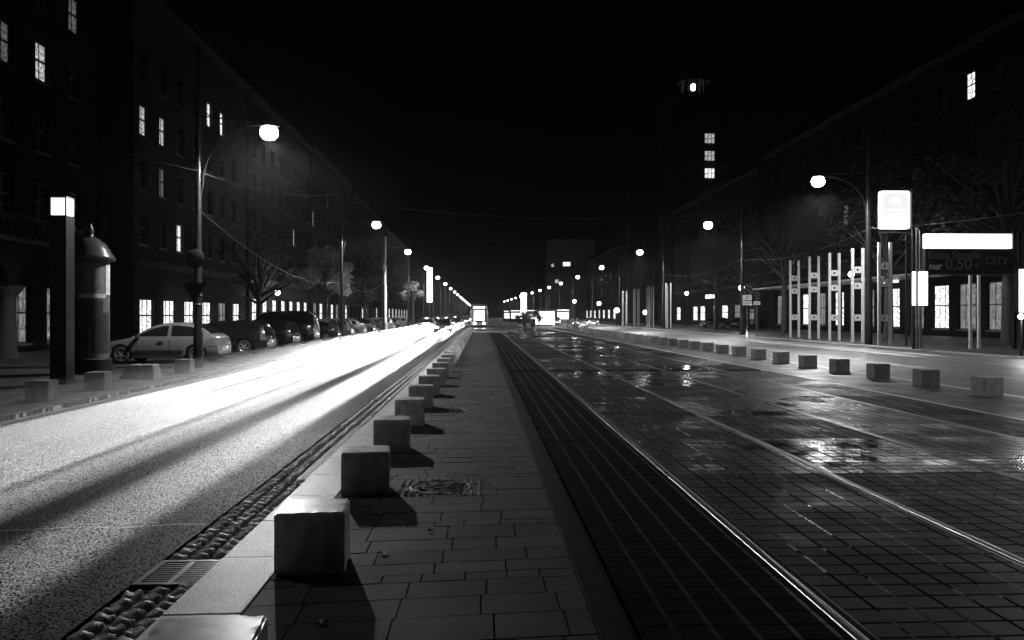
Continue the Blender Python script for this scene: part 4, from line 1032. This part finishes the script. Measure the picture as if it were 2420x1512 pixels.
def make_car(kind):
    D = CARS[kind]; L, W, wr = D['L'], D['W'], D['wr']; top, belt0 = D['top'], D['belt']; hl = W/2
    xs = sorted(set([round(L*k/46, 3) for k in range(47)] + [p[0] for p in top] + [round(w+s*(wr+.06)*math.cos(rad(a)),3) for w in D['wheels'] for s in (-1,1) for a in (0,12,30,50,70,90)]))
    def ring(x):
        t = x/L*2-1; w = hl*(1-.10*abs(t)**5-.05*abs(t)**12); tp = lerp_pts(top, x); bl = min(belt0+.03*x/L, tp-.02)
        zb = .2 + .12*abs(t)**8; zl = zb+.06
        arch = 0
        for wx in D['wheels']:
            d = abs(x-wx); rr = wr+.06
            if d < rr: arch = wr + math.sqrt(rr*rr-d*d)
        zl = max(zl, arch); zm = max(.55, zl+.02); zs = max(bl-.10, zm+.015)
        green = max(0, min(1, (tp-bl)/.45)); wrf = w*(.955-.20*green)
        return [(0,zb),(w*.72,zb),(w*.72,zl) if arch else (w*.9,zb),(w*.97,zl),(w,zm),(w*.992,zs),(w*.955,bl),(wrf,tp-.05*green-.005),(wrf*.86,tp),(0,tp+.012)]
    def body_part(mats):
        vs = []; fs = []; m = 10; full = 2*m-2
        for x in xs:
            r = ring(x); rr = [(x-L/2, y, z) for (y, z) in r] + [(x-L/2, -y, z) for (y, z) in r[1:-1][::-1]]; vs += rr
        n = full
        for i in range(len(xs)-1):
            for k in range(n): a = i*n+k; c = i*n+(k+1)%n; fs.append((a, a+n, c+n, c))
        fs.append(tuple(range(n))); fs.append(tuple((len(xs)-1)*n+k for k in range(n))[::-1])
        b = MB(); b.add(vs, fs, True); return b
    e = empty('car')
    bd = body_part(None).build('body', 'silver', e)
    md = bd.modifiers.new('es', 'EDGE_SPLIT'); md.split_angle = rad(38)
    # side windows
    for s in (-1,1):
        for (xa, xb) in D['win']:
            vs = []; n = 12
            for k in range(n+1):
                x = xa+(xb-xa)*k/n; r = ring(x); (yb_, zb_), (yt, zt) = r[6], r[7]
                hh = zt - zb_
                if hh < .02: hh = .02
                f0, f1 = min(.05/hh, .45), 1-min(.045/hh, .45)
                for f in (f0, f1):
                    y = yb_+(yt-yb_)*f; z = zb_+(zt-zb_)*f; vs.append((x-L/2, s*(y+.006), z))
            b = MB(); b.add(vs, [(2*k,2*k+2,2*k+3,2*k+1) if s < 0 else (2*k,2*k+1,2*k+3,2*k+2) for k in range(n)], True); b.build('side_window', 'dark_glass', e)
    # windscreens
    def screen(name, xa, xb, inset=.88):
        vs = []; n = 6
        for k in range(n+1):
            x = xa+(xb-xa)*k/n; r = ring(x); (y7, z7) = r[8]; z9 = r[9][1]
            for f in (-1,-.5,0,.5,1): vs.append((x-L/2, y7*f*1.0, z7+(z9-z7)*(1-abs(f))+.008))
        b = MB(); b.add(vs, [(5*k+j,5*k+5+j,5*k+6+j,5*k+1+j) for k in range(n) for j in range(4)], True); b.build(name, 'dark_glass', e)
    tops = D['top']; screen('windscreen', tops[4][0]+.06, tops[7][0]-.1); screen('rear_window', tops[-5][0]+.05, tops[-3][0]-.02)
    # wheels
    for wx in D['wheels']:
        for s in (-1,1):
            y = s*(hl-.10); b = MB()
            b.lathe([(wr*.64,-.09),(wr*.9,-.1),(wr,-.06),(wr,.06),(wr*.9,.1),(wr*.64,.09),(wr*.6,0),(wr*.64,-.09)], (0,0,0), 28, 'y'); w = b.build('wheel', 'tyre', e, (wx-L/2, y, wr))
            b = MB(); yo = s*.075
            b.lathe([(0,yo),(.06,yo+s*.015),(.07,yo)], (0,0,0), 14, 'y')
            for k in range(5):
                a = 2*PI*k/5+.3; Mx = Matrix.Rotation(a,4,'Y'); b.box(.05, wr*.62, min(yo,yo-s*.03), max(yo,yo-s*.03), -.035, .035, Mx)
            b.lathe([(wr*.58,yo-s*.02),(wr*.66,yo+s*.005),(wr*.66,yo-s*.05),(wr*.58,yo-s*.06)], (0,0,0), 28, 'y'); b.build('rim', 'rim', w)
            b = MB(); b.lathe([(0,yo-s*.07),(wr*.6,yo-s*.07)], (0,0,0), 20, 'y'); b.build('brake_disc', 'plastic', w)
    for s in (-1,1):
        r0 = ring(.1); b = MB(); n = 4; vs = []
        for x in (.035,.12,.28): 
            r = ring(x); w = r[4][0]; zt = min(.72, r[6][1]-.02)
            vs += [(x-L/2-.012, s*(w+.008), .56), (x-L/2-.012, s*(w+.006), zt-.02 if x < .05 else zt)]
        r = ring(.035); vs += [(.0-L/2-.012, s*(hl*.5), .54), (.0-L/2-.006, s*(hl*.5), .62)]
        b.add(vs, [(0,2,3,1),(2,4,5,3),(6,0,1,7)] ); b.build('headlight', 'lamp_off', e)
        b = MB(); vs = []
        for x in (L-.28, L-.1, L-.03):
            r = ring(x); vs += [(x-L/2+.006, s*(r[4][0]+.012), .62), (x-L/2+.004, s*(r[5][0]+.012), min(.9, r[6][1]))]
        vs += [(L/2+.012, s*hl*.58, .64), (L/2+.004, s*hl*.58, .62+.14)]
        b.add(vs, [(0,2,3,1),(2,4,5,3),(4,6,7,5)]); b.build('tail_light', 'tail_off', e)
        b = MB(); xm = D['win'][0][0]+.12; b.box(xm-.06-L/2, xm+.05-L/2, s*(hl*.97), s*(hl+.15), belt0-.01, belt0+.13) if s > 0 else b.box(xm-.06-L/2, xm+.05-L/2, -(hl+.15), -(hl*.97), belt0-.01, belt0+.13)
        bevel(b.build('mirror', 'plastic', e), .03)
        b = MB(); xh = D['win'][0][1]-.22-L/2; ya, yb = sorted((s*(hl+.002), s*(hl+.02))); b.box(xh-.1, xh+.1, ya, yb, belt0-.17, belt0-.12); b.build('door_handle', 'plastic', e)
        b = MB(); ya, yb = sorted((s*(hl-.004), s*(hl+.014))); b.box(D['wheels'][0]+wr+.12-L/2, D['wheels'][1]-wr-.12-L/2, ya, yb, .42, .48); b.build('side_strip', 'plastic', e)
        for xd in (D['win'][0][0]+.06, D['win'][0][1]+.06):
            b = MB(); ya, yb = sorted((s*(hl-.004), s*(hl+.0015))); b.box(xd-L/2-.006, xd-L/2+.006, ya, yb, .3, belt0-.06); b.build('door_seam', 'joint', e)
    b = MB(); b.box(L/2-.02,L/2+.025,-.26,.26,.42,.53); b.build('number_plate', 'sign_plate', e)
    b = MB(); b.box(-L/2-.03,-L/2+.02,-.26,.26,.36,.46); b.build('number_plate', 'sign_plate', e)
    CARSRC[kind] = e
    return e
used = set()
def place_car(kind, loc, rz, paint, lab, group, head=None, tail=None):
    if kind not in CARSRC: o = make_car(kind)
    else: o = copy_tree(CARSRC[kind])
    if kind in used: pass
    used.add(kind)
    o.location = loc; o.rotation_euler = (0,0,rz); tag(o, lab, 'car', group)
    for ch in o.children:
        nm = ch.name.split('.')[0]
        if nm in ('body', 'headlight', 'tail_light'):
            ch.material_slots[0].link = 'OBJECT'
            ch.material_slots[0].material = M[paint] if nm == 'body' else (M[head or 'lamp_off'] if nm == 'headlight' else M[tail or 'tail_off'])
    return o
gC = 'cars parked nose-in along the left pavement'
park = [('hatch',28,-9.3-2.05,'silver','silver three-door hatchback parked beside the lamp post, seen from the side'),
        ('wagon',34.5,-9.4-2.3,'black_paint','black estate car parked directly behind the silver hatchback'),
        ('wagon',40,-9.6-2.3,'black_paint','glossy black estate car parked second behind the silver hatchback'),
        ('van',45,-9.6-2.4,'black_paint','tall black van rising over the parked cars'),
        ('hatch',50.5,-9.3-2.05,'dark_paint','dark hatchback parked just beyond the black van'),
        ('wagon',56,-9.4-2.3,'dark_paint','dark estate car parked under the lit leafy tree'),
        ('hatch',62,-9.4-2.05,'grey_paint','light grey hatchback parked beyond the leafy tree'),
        ('wagon',67.5,-9.4-2.3,'dark_paint','dark estate car parked at the foot of the tall pale mast'),
        ('hatch',75,-9.4-2.05,'dark_paint','dark hatchback parked past the tall pale mast'),
        ('wagon',82,-9.4-2.3,'grey_paint','grey estate car parked third from the far end'),
        ('hatch',90,-9.4-2.05,'dark_paint','dark hatchback parked second from the far end'),
        ('wagon',99,-9.4-2.3,'grey_paint','last grey estate car at the far end of the parked row')]
for k, y, x, p_, lab in park:
    place_car(k, (x, y, .0), R.uniform(-.02,.02), p_, lab, gC)
# driving cars, left road, coming toward the camera with their headlights on
gD = 'oncoming cars with lit headlights'
oncoming = [(-3.9, 76, 'hatch'), (-6.3, 104, 'wagon'), (-6.3, 140, 'hatch'), (-6.3, 84, 'wagon'), (-3.9, 118, 'hatch'), (-3.9, 162, 'wagon')]
HL = []
for i, (x, y, k) in enumerate(oncoming):
    place_car(k, (x, y+2, RZ), rad(90), 'dark_paint', ['nearest','third nearest','fifth nearest','second nearest','fourth nearest','farthest'][i] + ' oncoming car, its headlights glaring down the left road', gD, 'head_glow')
    HL.append((x, y))
for k_, (x, y) in enumerate(HL):
    for q in (-.66, .66):  # spots far stronger than headlamps, shaped to lay light streaks on the lane
        if x < -5: pw, half, tilt = 3.8e7, .62, .56      # strongest spots, added for the white band on the outer lane
        else: pw, half, tilt = 6.5e6, .6, 1.0
        o = lamp_light('lane_fill_beam', (x+q, y-.22, .62), pw, .06, 'SPOT', None, rad(2*half), .5)
        d = Vector((0, -50, -50*math.tan(rad(tilt)))); o.rotation_euler = d.to_track_quat('-Z', 'Y').to_euler()
gG = 'cars driving away on the right road'
for i, (x, y, k) in enumerate([(14.6, 112, 'wagon'), (19.2, 132, 'hatch'), (14.6, 150, 'hatch'), (19.2, 168, 'wagon')]):
    place_car(k, (x, y, RZ), rad(-90), 'dark_paint', ['nearest','second','third','farthest'][i] + ' car driving away on the right road, tail lights lit', gG, 'head_glow', 'tail_glow')
    for s in (-.6, .6):
        o = lamp_light('lane_fill_beam', (x+s, y+2.6, .62), 9000, .06, 'SPOT', None, rad(60), .8)
        d = Vector((0, 25, -1.2)); o.rotation_euler = d.to_track_quat('-Z', 'Y').to_euler()
gO = 'added cars unseen just outside the right edge of the picture'
for i, (x, y, tilt, pw) in enumerate([(19.4, 17.5, 1.6, 9.0e5), (14.2, 9.0, 1.3, 5.0e5)]):  # cars added out of view so their strong beams brighten the right road
    place_car('hatch', (x, y, RZ), rad(-90), 'dark_paint', ['farther','nearer'][i] + ' added car, unseen past the right picture edge, lighting the right road', gO, 'head_glow', 'tail_glow')
    for q in (-.6, .6):
        o = lamp_light('lane_fill_beam', (x+q, y+2.3, .62), pw, .06, 'SPOT', None, rad(3.6), .6)
        d = Vector((0, 50, -50*math.tan(rad(tilt)))); o.rotation_euler = d.to_track_quat('-Z', 'Y').to_euler()
# cars parked far right
gZ = 'cars parked in front of the right shops'
for i, (x, y) in enumerate([(1690,100),(1735,92)]):
    q = at(x, 745, y); place_car('hatch', (q.x, y, 0), rad(8), 'black_paint', ['left','right'][i] + ' dark parked car silhouetted before the bright right shops', gZ)

# ---------------------------------------------------------------- tram
q = at(1132, 745, 104)
e = empty('tram', (q.x, 104, 0)); tag(e, 'tram coming head-on with bright windscreen and glowing destination display', 'tram')
secs = [(0,.92,.35,2.9),(.15,1.06,.3,3.1),(.5,1.14,.28,3.25),(1.2,1.16,.28,3.32),(28,1.16,.28,3.32)]
vs = []; fs = []
for (y, w, zb, zt) in secs: vs += [(-w,y,zb),(-w,y,1.1),(-w*.97,y,2.6),(-w*.8,y,zt-.08),(0,y,zt),(w*.8,y,zt-.08),(w*.97,y,2.6),(w,y,1.1),(w,y,zb),(0,y,zb)]
for i in range(4):
    for k in range(10): a = i*10+k; c = i*10+(k+1)%10; fs.append((a,c,c+10,a+10))
fs.append(tuple(range(10))[::-1])
b = MB(); b.add(vs, fs); b.build('body', 'grey_paint', e)
b = MB(); b.box(-.72,.72,-.03,-.004,1.0,2.35); bevel(b.build('windscreen', E('tram_window', 2.2), e), .02)
b = MB(); b.box(-.8,.8,-.04,-.004,.75,.98); b.build('bumper_band', 'plastic', e)
b = MB(); b.box(-.78,.78,-.06,-.004,2.62,2.88); b.build('destination_display', 'tram_glow', e)
for s in (-1,1):
    b = MB(); b.lathe([(0,-.07),(.1,-.06),(.11,-.005)], (s*.62,0,.62), 14, 'y'); b.build('headlight', 'head_glow', e)
    b = MB(); b.box(s*1.3-.12,s*1.3+.12,.2,.3,1.7,2.2); b.build('mirror', 'plastic', e)
    for k in range(8):
        b = MB(); x = s*1.155; xa, xb = sorted((x, x+s*.01)); b.box(xa, xb, 1.6+k*3.2, 4.4+k*3.2, 1.3, 2.4); b.build('side_window', 'win_bright', e)

for i, (x, Y, w_) in enumerate([(1203, 200, 3.2), (1222, 185, 3.6), (1252, 175, 3.4), (1330, 165, 3.0)]):  # invented kiosks, put in for the distant clutter of lights
    q = at(x, 745, Y); e = empty('kiosk', (q.x, Y, 0)); tag(e, ['small invented lit kiosk just right of the tram','second invented lit kiosk right of the tram','invented lit kiosk behind the shrubs and pylon sign','invented lit kiosk right of the tram shelter'][i], 'kiosk', 'invented lit kiosks beyond the tram stop')
    b = MB(); b.box(-w_/2,w_/2,0,2.4,0,2.7); b.build('wall', 'plaster2', e)
    b = MB(); b.box(-w_/2-.3,w_/2+.3,-.4,2.7,2.703,2.9); b.build('roof', 'roof', e)
    b = MB(); b.box(-w_/2+.3,w_/2-.3,-.06,-.003,.9,2.3); b.build('window', 'shop_lit', e)
    b = MB(); b.box(-w_/2+.2,w_/2-.2,-.46,-.41,2.72,2.88); b.build('sign_strip', 'strip_glow', e)
for i, (x, y) in enumerate([(-6.3, 190), (-3.9, 215), (-6.3, 250), (-3.9, 290)]):
    place_car('hatch', (x, y+2, RZ), rad(90), 'dark_paint', 'oncoming car far down the left road, number '+['seven','eight','nine','ten'][i]+' in the queue', gD, 'head_glow')
for i, (x, y) in enumerate([(14.6, 180), (18.6, 205), (14.2, 240)]):
    place_car('hatch', (x, y, RZ), rad(-90), 'dark_paint', ['fifth','sixth','seventh'][i]+' car driving away on the right road, a speck with lit tail lights', gG, 'head_glow', 'tail_glow')

# ---------------------------------------------------------------- people
def person(loc, rz, hgt, lab, stride=.16):
    e = empty('person', loc, rz); tag(e, lab, 'person')
    k = hgt/1.75
    J = {'pel':(0,0,.95),'spine':(0,.0,1.15),'chest':(0,.01,1.36),'neck':(0,.0,1.5),'head':(0,-.02,1.6),'crown':(0,-.01,1.70),
         'shl':(.18,0,1.43),'ell':(.24,.05,1.14),'wrl':(.25,-.04,.90),'hal':(.25,-.07,.80),
         'shr':(-.18,0,1.43),'elr':(-.24,.03,1.14),'wrr':(-.25,-.06,.90),'har':(-.25,-.09,.80),
         'hil':(.1,0,.9),'knl':(.11,-stride*.6,.5),'anl':(.11,-stride*.7,.09),'tol':(.12,-stride*.7-.18,.04),
         'hir':(-.1,0,.9),'knr':(-.11,stride*.2,.5),'anr':(-.11,stride,.12),'tor':(-.12,stride-.17,.04)}
    Rr = {'pel':.155,'spine':.15,'chest':.16,'neck':.06,'head':.095,'crown':.075,'shl':.075,'ell':.055,'wrl':.04,'hal':.035,'shr':.075,'elr':.055,'wrr':.04,'har':.035,'hil':.1,'knl':.07,'anl':.05,'tol':.035,'hir':.1,'knr':.07,'anr':.05,'tor':.035}
    E_ = [('pel','spine'),('spine','chest'),('chest','neck'),('neck','head'),('head','crown'),('chest','shl'),('shl','ell'),('ell','wrl'),('wrl','hal'),('chest','shr'),('shr','elr'),('elr','wrr'),('wrr','har'),('pel','hil'),('hil','knl'),('knl','anl'),('anl','tol'),('pel','hir'),('hir','knr'),('knr','anr'),('anr','tor')]
    ks = list(J); me = bpy.data.meshes.new('body'); me.from_pydata([tuple(c*k for c in J[n]) for n in ks], [(ks.index(a), ks.index(c)) for a, c in E_], []); me.update()
    o = bpy.data.objects.new('body', me); COL.objects.link(o); o.parent = e; me.materials.append(M['cloth'])
    o.modifiers.new('skin', 'SKIN'); sk = me.skin_vertices[0].data
    for i, n in enumerate(ks): sk[i].radius = (Rr[n]*k, Rr[n]*k*(.8 if n in ('chest','spine','pel') else 1)); sk[i].use_root = (n == 'pel')
    o.modifiers.new('sub', 'SUBSURF').levels = 2; o.modifiers['sub'].render_levels = 2
    b = MB(); b.lathe([(.0,1.80*k),(.07,1.78*k),(.105,1.70*k),(.1,1.62*k),(.06,1.60*k)], (0,.015,0), 14); b.build('hair', 'hair', e)
    return e
q = at(567, 747, 47); person((q.x, 47, 0), rad(90), 1.72, 'person in dark clothes walking past the shop windows behind the parked cars')
q = at(1274, 750, 112); person((q.x, 112, 0), 0, 1.75, 'person in dark clothes waiting beside the lit tram shelter', .02)

# ---------------------------------------------------------------- haze added for halos around the lamps
HZ = 0.0003
b = MB(); b.box(-120,120,-20,460,-1.2,60); o = b.build('haze', 'joint'); o['kind'] = 'stuff'
m = bpy.data.materials.new('haze_air'); m.use_nodes = True; nt = m.node_tree; nt.nodes.clear()
ou = nt.nodes.new('ShaderNodeOutputMaterial'); pv = nt.nodes.new('ShaderNodeVolumePrincipled')
pv.inputs['Density'].default_value = HZ; pv.inputs['Color'].default_value = (.95,.95,.95,1); pv.inputs['Anisotropy'].default_value = .88
nt.links.new(pv.outputs[0], ou.inputs['Volume']); o.data.materials[0] = m

# ---------------------------------------------------------------- world, camera, render
w = bpy.data.worlds.new('World'); scene.world = w; w.use_nodes = True
bg = w.node_tree.nodes['Background']; bg.inputs[0].default_value = (.5,.5,.5,1); bg.inputs[1].default_value = .0008
cam = bpy.data.cameras.new('camera'); co = bpy.data.objects.new('camera', cam); COL.objects.link(co)
co.location = (0,0,H); co.rotation_euler = (PI/2, 0, -A); cam.sensor_width = 36; cam.lens = 1800/2419*36; cam.shift_y = -11/2419; cam.clip_end = 3000; cam.clip_start = .1
scene.camera = co
vs_ = scene.view_settings; vs_.view_transform = 'Standard'; vs_.look = 'None'; vs_.exposure = 0; vs_.gamma = 1
cy = scene.cycles; cy.use_denoising = True; cy.max_bounces = 5; cy.diffuse_bounces = 2; cy.glossy_bounces = 3; cy.volume_bounces = 0; cy.transmission_bounces = 2
cy.sample_clamp_indirect = 4; cy.use_adaptive_sampling = True; cy.adaptive_threshold = .02; cy.use_light_tree = True
